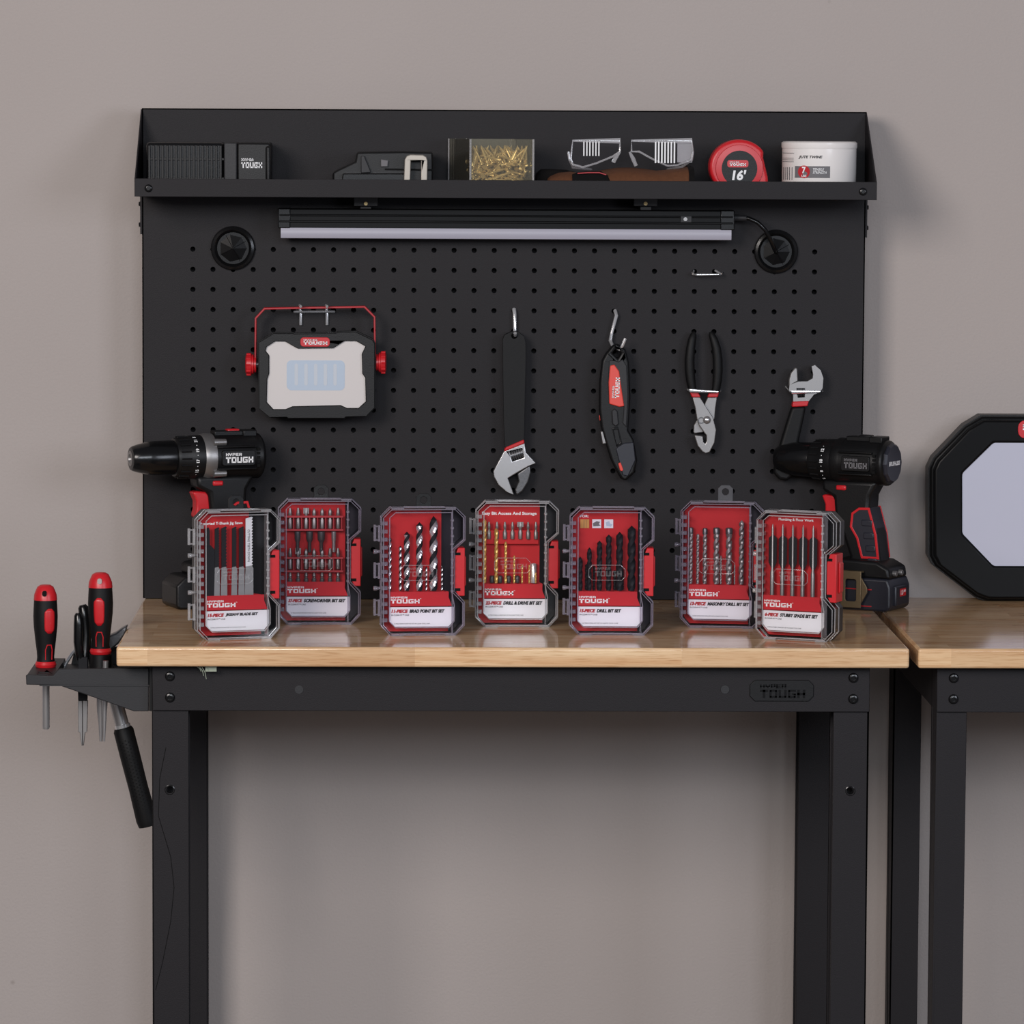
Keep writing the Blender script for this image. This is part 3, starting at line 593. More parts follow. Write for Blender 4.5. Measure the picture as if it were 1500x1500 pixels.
# ================================================================== CORDLESS DRILLS
def drill(label, loc, yaw, L, ax, silver, nums, t_ring, battery_text, body_r=.029):
    t = Thing('cordless_drill', label, 'drill', loc, yaw)
    x1 = .036; x0 = x1 - L
    X = lambda d: x0 + d
    P = M['plastic']
    k = L / .165
    # chuck
    pr = lambda lst: [(r, d * k / (.056 * k)) for r, d in lst]
    t.part('chuck', MB().lathe_dir((x0, 0, ax), (x0 + .056 * k, 0, ax), [(0, .30), (.0055, .28), (.0066, .01), (.0102, .0), (.0140, .012), (.0156, .05), (.0178, .18), (.0196, .32), (.0202, .36), (.0206, .40), (.0214, .52), (.0219, .92), (.0212, 1)], 36), M['gloss'])
    t.part('chuck_jaws', MB().lathe_dir((x0 + .0145 * k, 0, ax), (x0 - .0006, 0, ax), [(0, 0), (.0062, 0), (.0072, .9), (.0096, .97), (.0090, 1), (.0058, 1), (.0040, .7), (0, .7)], 24), M['satin'])
    a, b = x0 + .054 * k, x0 + .088 * k
    cl = t.part('clutch_collar', MB().lathe_dir((a, 0, ax), (b, 0, ax), [(.02, 0), (.0238, .02), (.0255, .16), (.0262, .55), (.0272, .6), (.0276, 1), (.02, 1)], 36), P)
    mb = MB()
    for i in range(18):
        an = 2 * math.pi * i / 18; c = Vector((0, math.cos(an), math.sin(an))) * .0262
        mb.cyl(Vector((a + .004, 0, ax)) + c * .98, Vector((a + .016 * k, 0, ax)) + c * 1.0, .0012, seg=6)
    t.part('grip_rib', mb, P, parent=cl)
    mb = MB(); tx = a + .68 * (b - a)
    for (s_, an) in nums:
        # character plane tangent to the collar, text runs round the ring
        w_ = .0022 * len(s_) if s_ != '.' else .0012; h_ = .0042 if s_ != '.' else .0012
        rr = .0279
        Tm = Matrix.Translation((tx, 0, ax)) @ Matrix.Rotation(R_(an), 4, 'X') @ Matrix.Translation((0, -rr, 0)) @ Matrix.Rotation(R_(-90), 4, 'Y')
        if s_ == '.': mb.add([(w_ * math.cos(q_) * .5, 0, w_ * math.sin(q_) * .5) for q_ in [i * math.pi / 4 for i in range(8)]], [tuple(range(8))], Tm)
        else: text(mb, s_, -w_ / 2, w_ / 2, -h_ / 2, h_ / 2, 0, .03, 0, Tm)
    t.part('lettering', mb, M['ink_w'], parent=cl, label='white torque numbers round the collar')
    # gear ring and motor housing
    c0 = b; c1 = b + .014 * k
    t.part('gear_housing', MB().lathe_dir((c0, 0, ax), (c1, 0, ax), [(.02, 0), (.0278, .0), (.0298, .35), (.0292, 1), (.02, 1)], 36), M['satin'] if silver else P)
    hs = t.part('motor_housing', MB().lathe_dir((c1 - .002, 0, ax), (x1, 0, ax), [(.02, 0), (body_r, .0), (body_r, .80), (body_r * .97, .86), (body_r * .99, .88), (body_r * .99, .95), (body_r * .85, 1), (0, 1)], 24).box(c1, x1 - .014, -body_r - .0012, -body_r * .8, ax + .0125, ax + .0150).box(c1, x1 - .014, -body_r - .0012, -body_r * .8, ax - .0150, ax - .0125).box(c1 + .002, x1 - .02, -.009, .009, ax + body_r - .003, ax + body_r + .0035).box(x1 - .026, x1 - .008, -.012, .012, ax + body_r - .004, ax + body_r + .004), P, .0012)
    if silver:
        mb = MB()
        for s_ in (1, -1):
            mb.cyl((c1 - .004, -body_r * .80, ax + s_ * .0195), (c1 + .012, -body_r * .80, ax + s_ * .0195), .0048, .0042, 14)
        t.part('screw_boss', mb, M['satin'])
    mb = MB()
    for i in range(5): mb.box(x1 - .0135, x1 - .0095, -body_r - .0004, -body_r + .004, ax - .012 + i * .0052, ax - .0088 + i * .0052)
    t.part('vent_slots', mb, M['dark'], parent=hs)
    np_ = t.part('nameplate', MB().prism(rrect(c1 + .005, x1 - .0165, ax - .0095, ax + .0095, .003), -body_r - .0022, -body_r + .006), P, .0007)
    xa, xb = c1 + .0095, x1 - .0195
    mb = MB(); logo(mb, xa, xb, ax - .006, ax + .0062, -body_r - .0025); t.part('lettering', mb, M['ink_w'] if silver else M['ink_g'], parent=np_)
    t.part('gear_selector', MB().box((c1 + x1) / 2 - .012, (c1 + x1) / 2 + .004, -.006, .006, ax + body_r + .001, ax + body_r + .0055), M['red'] if silver else P, .0015)
    if not silver:
        mb = MB().lathe_dir((x1 - .001, 0, ax), (x1 + .004, 0, ax), [(.0255, 0), (.0255, .5), (.023, 1), (0, 1)], 12); ec = t.part('end_cap', mb, M['bluecast'], angle=20)
        Tm = Matrix.Translation((x1 + .0043, 0, ax)) @ Matrix.Rotation(R_(90), 4, 'Z')
        mb = MB(); text(mb, 'BRUSHLESS', -.017, .017, -.0028, .0028, 0, .04, .2, Tm); t.part('lettering', mb, M['ink_w'], parent=ec)
    # handle
    zt = ax - body_r + .006; zb = .058
    HP = [(-.052, zt), (-.052, zt - .014), (-.036, zt - .022), (-.034, zt - .045), (-.026, zt - .060), (-.013, zb + .008), (-.020, zb - .012), (.034, zb - .012), (.028, zb + .01), (.024, zt - .065), (.013, zt - .035), (.014, zt - .018), (.024, zt)]
    hd = t.part('handle', MB().prism(HP, -.0165, .0165), P, .005, seg=3)
    gp = [(-.010, zt - .040), (.000, zt - .033), (.0145, zt - .0325), (.0245, zt - .066), (.0285, zb + .006), (.004, zb + .006), (-.003, zt - .072), (-.012, zt - .058)]
    t.part('grip_overmould', MB().prism(offset(gp, .0006), -.0174, .0174), M['bluecast'] if not silver else M['rubber'], .001, parent=hd)
    t.part('grip_trim', MB().prism(gp, -.0179, -.0160, [offset(gp, .0030)]).prism(gp, .0160, .0179, [offset(gp, .0030)]), M['red'], .0004, parent=hd)
    mb = MB()
    for i in range(4): mb.box(.004 + i * .003, .019 + i * .0022, -.0186, .0186, zt - .056 - i * .016, zt - .048 - i * .016)
    t.part('grip_ridge', mb, M['bluecast'] if not silver else M['rubber'], .0012, parent=hd)
    t.part('trigger', MB().prism([(-.0555, zt - .0205), (-.050, zt - .0195), (-.034, zt - .021), (-.031, zt - .030), (-.031, zt - .053), (-.050, zt - .054), (-.053, zt - .051), (-.0505, zt - .042), (-.0505, zt - .032), (-.053, zt - .026)], -.009, .009), M['red'], .003, seg=3)
    t.part('direction_switch', MB().box(-.032, -.018, -.0182, .0182, zt - .0125, zt - .006), M['red'], .002)
    # foot and battery
    t.part('foot', MB().prism([(-.060, .040), (-.060, .054), (-.022, .064), (.030, .062), (.046, .054), (.048, .040)], -.028, .028), P, .004, seg=3)
    bt = t.part('battery', MB().prism([(-.084, .004), (-.080, .000), (.045, .000), (.050, .005), (.050, .030), (.046, .041), (-.060, .041), (-.072, .041), (-.084, .030)], -.031, .031), P if silver else M['bluecast'], .003, seg=3)
    t.part('battery_trim', MB().box(-.07, .025, -.0314, .0314, .0262, .0278).box(-.07, .025, -.0314, .0314, .0052, .0066), M['redd'] if not silver else P, .0004, parent=bt)
    t.part('release_latch', MB().box(.046, .0535, -.019, .019, .006, .032), M['bluecast'] if not silver else P, .002, parent=bt)
    if battery_text:
        lb = t.part('capacity_label', MB().box(.0535, .0538, -.008, .010, .018, .0275), M['red'], parent=bt)
        Tm = Matrix.Translation((.0540, 0.001, 0)) @ Matrix.Rotation(R_(90), 4, 'Z')
        mb = MB(); text(mb, '1.5', -.0075, .000, .0198, .0258, 0, .03, .1, Tm); text(mb, 'AH', .001, .0075, .0226, .0258, 0, .03, 0, Tm); t.part('lettering', mb, M['ink_w'], parent=lb)
        t.part('charge_gauge', MB().cyl((.036, -.014, .047), (.0515, -.014, .047), .0035, seg=14).cyl((.04, .004, .047), (.0515, .004, .047), .0035, seg=14), M['satin'], .0004)
        mb = MB().add([(-.048, -.0319, .007), (-.046, -.0319, .007), (-.036, -.0319, .027), (-.038, -.0319, .027)], [(0, 1, 2, 3)]); text(mb, '20', -.041, -.026, .008, .020, -.0319, .03, .1)
        t.part('lettering', mb, M['ink_w'], parent=bt)
    mb = MB().prism([(-.014, .004), (.014, .004), (.014, .050), (-.014, .050)], -.0395, -.0380, [rrect(-.0075, .0075, .012, .040, .003)]).box(-.014, .014, -.038, -.029, .048, .050)
    mb.prism([(.014, .010), (.022, .024), (.0215, .030), (.014, .042)], -.0385, -.036)
    t.part('belt_clip', mb, M['clip'], .0005)
    return t
nl = [('21', -50), ('.', -36), ('19', -22), ('.', -9), ('17', 6), ('.', 20), ('15', 34), ('.', 47), ('1', -66)]
w = W(341, 880, -.066)
drill('black cordless drill with a silver gear ring standing behind the jigsaw blade case', (w.x, -.066, 0), R_(21), .170, .188, True, nl, .7, False)
nr = [('12', -32), ('.', -17), ('10', -3), ('.', 11), ('8', 25), ('.', 38), ('6', 50), ('.', -44)]
w = WZ(1304, 897, 0)
drill('all-black cordless drill with a brown belt clip standing beside the octagonal light', (w.x - .0285, w.y + .051, 0), R_(-30), .158, .184, False, nr, .7, True)

# ================================================================== OCTAGONAL PANEL LIGHT
t = Thing('panel_light', 'large octagonal LED panel light with thick black frame at the right edge', 'work light', (W(1515, 878, 0).x, .025, 0), world=True)
Yp = -.012; cxp = 1521
half = [(1440, 607.5), (1416, 622), (1371, 669), (1364, 684), (1364, 812), (1371, 826), (1431, 872), (1447, 878)]
def octo(h, Y, z0=None):
    l = [W(x, y, Y) for x, y in h]; cx = W(cxp, 740, Y).x
    return [(p.x, p.z) for p in l] + [(2 * cx - p.x, p.z) for p in reversed(l)]
oo = octo(half, Yp); mz = min(z for x, z in oo); oo = [(x, z - mz + .0005) for x, z in oo]
inn = octo([(1456, 650), (1411, 694), (1411, 781), (1456, 828)], Yp); 
t.part('frame', MB().prism(offset(oo, .004), Yp - .001, Yp + .010, [offset(inn, -.001)]).prism(oo, Yp + .009, Yp + .05, [offset(oo, .012)]).prism(offset(oo, .001), Yp + .046, Yp + .052), M['frameblk'], .003, seg=3)
t.part('bumper', MB().prism(offset(oo, -.0015), Yp + .018, Yp + .05, [offset(oo, .004)]), M['plastic'], .002)
t.part('diffuser', MB().prism(offset(inn, -.002), Yp + .002, Yp + .008), M['panel'])
a, b = W(1491, 642, Yp - .002), W(1551, 616, Yp - .002)
bd = t.part('badge', MB().prism(rrect(a.x, b.x, a.z, b.z, .009), Yp - .0025, Yp), M['red'], .0005)
mb = MB(); logo(mb, a.x + .006, b.x - .004, a.z + .005, b.z - .005, Yp - .0028); t.part('lettering', mb, M['ink_w'], parent=bd)

# ================================================================== BIT CASES
U = 1 / (6.25 * 1233)
CX = lambda x: (x - 478) * U
CZ = lambda y: (1388 - y) * U
BODY = [(180, 1388), (95, 1300), (95, 300), (180, 215), (775, 215), (862, 300), (862, 515), (765, 600), (765, 985), (858, 1085), (858, 1300), (775, 1388)]
WIN = [(168, 1255), (168, 305), (222, 258), (738, 258), (738, 985), (762, 1110), (762, 1255), (715, 1312), (222, 1312)]
cv = lambda pts: [(CX(x), CZ(y)) for x, y in pts]
BO = cv(BODY); WI = cv(WIN)
def case(name, label, px, py, yaw, kind, tab, red_txt, blk_txt, header, insert_full=True, small=None, sc=1.0, ins=720):
    f = WZ(px, py, 0); yw = R_(yaw)
    rot = Matrix.Rotation(yw, 3, 'Z'); loc = f + rot @ Vector((0, .0175, 0)); loc.z = 0.0002
    t = Thing(name, label, 'bit case', loc, yw, 'clear bit cases lined up on the workbench')
    t.yw = yw; t.loc = loc; t.rot = rot
    ring = lambda P, y: [(x, y, z) for x, z in P]
    I = offset(BO, .0022)
    t.part('back_shell', MB().loft([ring(BO, .0006), ring(BO, .0145), ring(offset(BO, .0022), .017)], False, True).loft([ring(BO, .0006), ring(offset(BO, .0016), .0006), ring(offset(BO, .0016), .013)], False, False), mat_back[kind], angle=30)
    t.part('insert', MB().prism(cv([(150, 1365), (120, 1300), (120, 310), (190, 240), (ins, 240), (ins, 985), (720, 1000), (720, 1365)]), .004, .006), M['redins'])
    ld = t.part('lid', MB().loft([ring(BO, 0), ring(BO, -.0135), ring(I, -.0172)], False, True), CLR[kind], angle=25)
    mb = MB()
    for P, y, r in ((BO, 0, .0006), (BO, -.0135, .00055), (I, -.0172, .0005)): mb.tube([(x, y, z) for x, z in P], r, 6, True)
    mb.tube([(x, -.0174, z) for x, z in WI], .00055, 6, True)
    mb.box(CX(738), CX(748), -.0172, -.001, CZ(1385), CZ(222))
    for (xa, xb) in ((185, 300), (680, 775)):
        mb.box(CX(xa), CX(xb), -.0172, -.0005, CZ(226), CZ(210)); mb.box(CX(xa), CX(xb), -.0172, -.0005, CZ(1388), CZ(1376))
    t.part('rim', mb, FRO[kind], parent=ld)
    mb = MB()
    y = 340
    while y < 1290: mb.box(CX(100), CX(150), -.0160, -.0015, CZ(y + 34), CZ(y)); y += 74
    for i in range(10): mb.cyl((CX(742), -.0172, CZ(330 + i * 72)), (CX(742), -.0192, CZ(330 + i * 72)), .0021, .0015, 10)
    mb.box(CX(112), CX(118), -.017, -.001, CZ(1290), CZ(310))
    t.part('ribs', mb, FRO[kind], parent=ld)
    for (ya, yb) in ((380, 530), (725, 872), (1062, 1215)):
        mb = MB()
        for (xx, yy) in ((45, .002), (82, -.004)): mb.cyl((CX(xx), yy, CZ(yb)), (CX(xx), yy, CZ(ya)), .0017, seg=10)
        for zz in (ya + 12, yb - 12): mb.box(CX(45), CX(98), -.003, .001, CZ(zz + 6), CZ(zz - 6))
        t.part('hinge', mb, FRO[kind])
    for yy in (625, 962):
        t.part('hinge_pin', MB().lathe_dir((CX(28), -.001, CZ(yy)), (CX(100), -.001, CZ(yy)), [(0, 0), (.0026, .05), (.0028, .35), (.0018, .6), (.0018, 1)], 14), FRO[kind])
    lt = t.part('latch', MB().prism(cv([(768, 670), (800, 588), (862, 588), (862, 1030), (800, 1030), (768, 955)]), -.0115, .011).prism(cv([(862, 660), (878, 680), (878, 935), (862, 955)]), -.004, .008), M['red'], .0008)
    t.part('latch_slot', MB().box(CX(770), CX(822), -.0118, -.0100, CZ(655), CZ(630)).box(CX(770), CX(822), -.0118, -.0100, CZ(985), CZ(958)), M['dark'], parent=lt)
    if tab > 0:
        zt = CZ(215); h = tab
        cxm = CX(495); wv = .0090
        ho = [circ(cxm, zt + h - .0080, .0042, 14)] if h > .012 else []
        t.part('hanging_tab', MB().prism([(cxm - wv, zt - .004), (cxm + wv, zt - .004), (cxm + wv, zt + h - .004), (cxm + wv - .004, zt + h), (cxm - wv + .004, zt + h), (cxm - wv, zt + h - .004)], .008, .0105, ho), M['plastic'] if h < .018 else M['tabgrey'], .0004)
    yc = -.0148
    bd = t.part('brand_band', MB().prism(cv([(168, 1118), (168, 986), (712, 986), (712, 1040), (742, 1118)]), yc, yc + .0004), M['redcard'])
    mb = MB(); logo(mb, CX(180), CX(445), CZ(1092), CZ(1028), yc - .0003)
    text(mb, 'TM', CX(447), CX(460), CZ(1053), CZ(1046), yc - .0003)
    t.part('lettering', mb, M['ink_w'], parent=bd)
    cdp = t.part('title_card', MB().prism(cv([(168, 1255), (168, 1126), (758, 1126), (758, 1255), (712, 1306), (218, 1306)]), yc, yc + .0004), M['white'])
    n1, n2 = len(red_txt), len(blk_txt); tot = {15: 0}
    xs = 186; xe = small[0]; xm = small[1]
    mb = MB(); text(mb, red_txt, CX(xs), CX(xm), CZ(1180), CZ(1147), yc - .0003, .06, .25); t.part('lettering', mb, M['ink_r'], parent=cdp, label='red title lettering')
    mb = MB(); text(mb, blk_txt, CX(xm + 12), CX(xe), CZ(1180), CZ(1147), yc - .0003, .06, .25)
    text(mb, 'IN CLEAR FIT\u2122 CASE', CX(186), CX(350), CZ(1206), CZ(1192), yc - .0003, .01, .1)
    text(mb, small[2], CX(212), CX(540), CZ(1283), CZ(1273), yc - .0003, 0, .1)
    t.part('lettering', mb, M['ink_k'], parent=cdp)
    if header:
        mb = MB()
        dh = math.tan(yw) * .012
        for (s_, x0, x1, y0, y1) in header: text(mb, s_, CX(x0) + dh, CX(x1) + dh, CZ(y1), CZ(y0), .0037, .03)
        t.part('header_lettering', mb, M['ink_w'])
    # embossed window mark on the lid
    mb = MB(); word(mb, 'TOUGH', CX(325), CX(570), CZ(845), CZ(795), -.0173); word(mb, 'HYPER', CX(325), CX(465), CZ(785), CZ(762), -.0173)
    fr = cv([(300, 880), (268, 850), (268, 780), (300, 742), (560, 742), (600, 780), (600, 850), (570, 880)])
    mb.tube([(x, -.0173, z) for x, z in fr], .0004, 5, True)
    t.part('embossed_mark', mb, EMB, parent=ld)
    return t
mat_back = {'clear': mat('dark_grey_shell', lin(38, 38, 40), .35, spec=.2), 'smoke': mat('smoky_purple_shell', lin(44, 41, 48), .35, spec=.2)}

def inside(t, name, label, cat, mb, mats, x, z, y=-.0035, group=None, tilt=0):
    x += math.tan(t.yw) * .011
    p = t.loc + t.rot @ Vector((x, y, 0)); p.z = t.loc.z + z
    o = bpy.data.objects.new(name, mb.mesh(name, mats)); COL.objects.link(o)
    o.location = p; o.rotation_euler = (0, tilt, t.yw); o['label'] = label; o['category'] = cat
    if group: o['group'] = group
    return o
ORD = ['first', 'second', 'third', 'fourth', 'fifth', 'sixth', 'seventh', 'eighth', 'ninth']
def twist(r, L, pitch, depth=.42, shank=.0, tip=1.0, fl=.5, brad=False):
    mb = MB(); n = 14; z0 = L * shank; H = L - z0 - r * tip
    K = max(10, int(H / pitch * 14)); loops = []; vs = []; 
    for k in range(K + 1):
        z = z0 + H * k / K; ph = 2 * math.pi * (z - z0) / pitch
        for i in range(n):
            a = 2 * math.pi * i / n; c = max(0, math.cos(2 * a)) ** .7
            rr = r * (1 - depth * c); vs.append((rr * math.cos(a + ph), rr * math.sin(a + ph), z))
    fs = []; mi = []
    for k in range(K):
        for i in range(n):
            j = (i + 1) % n; a = 2 * math.pi * (i + .5) / n
            fs.append((k * n + i, k * n + j, (k + 1) * n + j, (k + 1) * n + i)); mi.append(1 if math.cos(2 * a) > 0.05 else 0)
    ti = len(vs)
    if brad:
        vs.append((0, 0, L + r * .6))
    else: vs.append((0, 0, L))
    for i in range(n): fs.append((K * n + i, K * n + (i + 1) % n, ti)); mi.append(0)
    mb.add(vs, fs); mb.mi = mi
    if shank > 0: mb.cyl((0, 0, 0), (0, 0, z0), r * .95, r * .95, 14, 1)
    return mb
def driver(kind, L, r, hexr):
    mb = MB(); mb.lathe_dir((0, 0, 0), (0, 0, L), [(0, 0), (hexr * .9, 0), (hexr, .04), (hexr, .42), (r * .72, .5), (r * .72, .6), (r, .66)] + ([(r * .95, .85), (r * .2, .98), (0, 1)] if kind == 'point' else [(r * .9, .8), (r * .5, 1), (0, 1)]), 6 if kind != 'round' else 14)
    if kind == 'flat': mb.box(-r * 1.4, r * 1.4, -r * .3, r * .3, L * .72, L)
    return mb

YB = -.0035
# 1 jigsaw blades ---------------------------------------------------
g = 'jigsaw blades in the first case'
c1 = case('jigsaw_blade_case', 'clear case of jigsaw blades at the left end of the bench front', 351, 937, 16, 'clear', .0155, '15-PIECE', 'JIGSAW BLADE SET', [('Assorted T-Shank Jig Saws', 120, 520, 330, 362)], small=(655, 338, '15 PIECE JIGSAW BLADE SET IN CLEAR TOOL CASE'), ins=606)
k1 = lambda x: 165 + (x - 300) * 1.045
q1 = lambda y: 985 + (y - 1040) * 1.04
def blade(t, xl, xr, ytop, teeth, mats, label, broad=None, ysh=805, letter=False):
    dxp = math.tan(t.yw) * .011
    x0, x1, zt, zs, zb = CX(k1(xl)), CX(k1(xr)), CZ(q1(ytop)), CZ(q1(ysh)), CZ(1010)
    w = x1 - x0
    pts = [(0, zs - zb), (0, zt - zb - .0022), (w * .8, zt - zb)]
    n = teeth
    for i in range(n):
        z = zt - zb - (zt - zs) * i / n - .001; dz = (zt - zs) / n
        pts += [(w, z), (w * .80, z - dz * .75)]
    pts += [(w * .9, zs - zb)]
    th = Thing('jigsaw_blade', label, 'jigsaw blade', t.loc + t.rot @ Vector((x0 + dxp, YB, 0)) + Vector((0, 0, zb)), t.yw, g)
    if broad:
        bx, by = CX(k1(broad[0])) - x0, CZ(q1(broad[1])) - zb
        pts = [(0, 0), (0, zt - zb - .002), (w * .8, zt - zb), (w, zt - zb - .004), (w, by + .004), (bx, by - .002), (bx, 0)]
    th.part('blade', MB().prism(pts, -.0005, .0005), mats[0])
    if not broad: th.part('shank', MB().prism([(-w * .15, 0), (w * 1.05, 0), (w * 1.05, zs - zb - .002), (w * .8, zs - zb + .001), (0, zs - zb)], -.0006, .0006), mats[1])
    if letter:
        mb = MB(); Tm = Matrix.Translation((w * .42, -.0007, (zs - zb) + (zt - zs) * .42)) @ Matrix.Rotation(R_(90), 4, 'Y')
        text(mb, 'CUTTING TEETH DOWN', -.019, .019, -w * .16, w * .16, 0, .01, 0, Tm); th.part('lettering', mb, M['ink_k'])
BK = (M['blkox'], M['satin'])
blade(c1, 292, 336, 450, 12, BK, 'broad-shouldered black jigsaw blade, leftmost in the jigsaw case', (378, 630))
blade(c1, 380, 422, 450, 16, BK, 'second black jigsaw blade from the left in the jigsaw case')
blade(c1, 440, 488, 445, 13, BK, 'third black jigsaw blade from the left, with coarse teeth')
blade(c1, 533, 576, 448, 20, BK, 'fourth black jigsaw blade from the left, right of the wide gap')
blade(c1, 596, 642, 448, 22, BK, 'fifth black jigsaw blade, directly left of the silver blade')
blade(c1, 655, 720, 365, 17, (M['white'], M['satin']), 'tall silver-white coarse-toothed jigsaw blade at the right of the jigsaw case', None, 800, True)
# 2 screwdriver bits ---------------------------------------------------
c2 = case('screwdriver_bit_case', 'clear case of screwdriver bits in two red racks behind the jigsaw case', 468, 915.5, 2, 'smoke', .0155, '37-PIECE', 'SCREWDRIVER BIT SET', None, small=(722, 318, '37 PIECE SCREWDRIVER BIT SET IN CLEAR TOOL CASE'))
k2 = lambda x: 165 + (x - 210) * 1.063
q2 = lambda y: 985 + (y - 940) * 1.067
mb = MB()
for (ya, yb) in ((375, 492), (738, 855)):
    for yy in (ya, yb): mb.box(CX(k2(195)), CX(k2(712)), -.008, -.0015, CZ(q2(yy) + 9), CZ(q2(yy) - 9))
    for i in range(8): xx = k2(208 + i * 70); mb.box(CX(xx) - .0005, CX(xx) + .0005, -.0075, -.001, CZ(q2(yb)), CZ(q2(ya)))
c2.part('bit_rack', mb, M['redd'], label='red racks that hold the bits')
kinds = ['round', 'round', 'flat', 'point', 'point', 'point', 'round']
for rn, (ya, yb, nm) in enumerate(((300, 482, 'top'), (655, 838, 'third'))):
    for i in range(7):
        L = CZ(q2(ya)) - CZ(q2(yb)); r = .0024
        inside(c2, 'screwdriver_bit', '%s steel screwdriver bit from the left in the %s row of the screwdriver case' % (ORD[i], nm if nm == 'top' else 'lower rack'), 'screwdriver bit', driver(kinds[(i + rn) % 7], L, r, .0027), M['bit'], CX(k2(245 + i * 70)), CZ(q2(yb)), YB, 'bits in the screwdriver case')
for i, x in enumerate((310, 415, 518, 628)):
    L = CZ(q2(505)) - CZ(q2(690)); R0 = (.0036, .0042, .0046, .0030)[i]
    mbx = MB().lathe_dir((0, 0, 0), (0, 0, L), [(0, 0), (.0018, 0), (.0022, .1), (.0022, .45), (R0 * .8, .55), (R0, .62), (R0, .98), (R0 * .7, 1), (0, .9)], 14)
    inside(c2, 'nut_driver', '%s nut driver from the left in the middle row of the screwdriver case' % ORD[i], 'nut driver', mbx, M['dsteel'] if i < 3 else M['steel'], CX(k2(x)), CZ(q2(690)), YB, 'bits in the screwdriver case')
for i in range(7):
    L = CZ(q2(868)) - CZ(q2(960))
    inside(c2, 'screwdriver_bit', '%s bit from the left standing just above the red label of the screwdriver case' % ORD[i], 'screwdriver bit', driver('round', L, .0023, .0026), M['bit'], CX(k2(245 + i * 70)), CZ(q2(960)), YB, 'bits in the screwdriver case')
# 3 brad point ---------------------------------------------------
c3 = case('brad_point_bit_case', 'smoky case of black and silver brad point bits, third case from the left', 620, 931.5, 5, 'smoke', .0150, '11-PIECE', 'BRAD POINT BIT SET', None, small=(675, 340, '11 PIECE BRAD POINT BIT SET IN CLEAR TOOL CASE'), ins=655)
for i, (x, w_, y) in enumerate(((290, 30, 505), (385, 28, 585), (445, 56, 462), (560, 62, 378), (625, 20, 770), (690, 76, 325), (768, 20, 758))):
    r = w_ * U / 2; L = CZ(y - 5) - CZ(985)
    inside(c3, 'brad_point_bit', '%s black and silver brad point bit from the left in the smoky third case' % ORD[i], 'drill bit', twist(r, L, r * 8.6, .24, tip=.5, brad=True), [M['blkox'], M['chrome']], CX(x - 118), CZ(985), YB, 'bits in the brad point case')
# 4 gold ---------------------------------------------------
c4 = case('drill_and_drive_bit_case', 'clear case with gold twist drill bits in the middle of the bench', 757, 919, 0, 'clear', .0008, '22-PIECE', 'DRILL & DRIVE BIT SET', [('Easy Bit Access And Storage', 152, 662, 325, 362)], small=(716, 338, '22 PIECE DRILL & DRIVE BIT SET IN CLEAR TOOL CASE'), ins=690)
s4 = lambda x: x - 35
v4 = lambda y: y + 96
c4.part('bit_rack', MB().box(CX(s4(225)), CX(s4(715)), -.004, .0035, CZ(v4(528)), CZ(v4(395))), M['redins'], .0008, label='red ledge holding the driver bits')
for i, (x, w_, y) in enumerate(((210, 40, 292), (320, 38, 372), (408, 28, 498), (488, 22, 628), (562, 18, 712), (628, 16, 715), (690, 12, 788))):
    r = w_ * U / 2; L = CZ(v4(y)) - CZ(985)
    inside(c4, 'gold_drill_bit', '%s gold twist drill bit from the left in the drill and drive case' % ORD[i], 'drill bit', twist(r, L, r * 9, .28), [M['gold'], M['gold']], CX(s4(x)), CZ(985), YB - .002, 'bits in the drill and drive case')
for i, x in enumerate((252, 326, 400, 470, 543, 616, 688)):
    L = CZ(v4(318)) - CZ(v4(478))
    inside(c4, 'driver_bit', '%s dark driver bit from the left in the row above the gold bits' % ORD[i], 'screwdriver bit', driver('flat' if i == 4 else 'round', L, .0020 if i != 4 else .0027, .0025), M['bit'], CX(s4(x)), CZ(v4(478)), -.0055 if i > 1 else -.0045, 'bits in the drill and drive case')
inside(c4, 'bit_holder', 'silver cylindrical bit holder at the lower right of the drill and drive case', 'bit holder', MB().lathe_dir((0, 0, 0), (0, 0, CZ(v4(708)) - CZ(985)), [(0, 0), (.0038, 0), (.0038, .97), (.0033, 1), (.0024, 1), (.0024, .9), (0, .9)], 18), M['chrome'], CX(s4(668)), CZ(985), -.002)
for i, x in enumerate((283, 357, 437, 518)):
    inside(c4, 'nut_setter', '%s dark nut setter from the left low between the gold bits' % ORD[i], 'nut driver', MB().lathe_dir((0, 0, 0), (0, 0, .0085), [(0, 0), (.0026, 0), (.0030, .3), (.0030, .9), (.0022, 1), (0, .85)], 14), M['dsteel'], CX(s4(x)), CZ(985), -.001, 'bits in the drill and drive case')
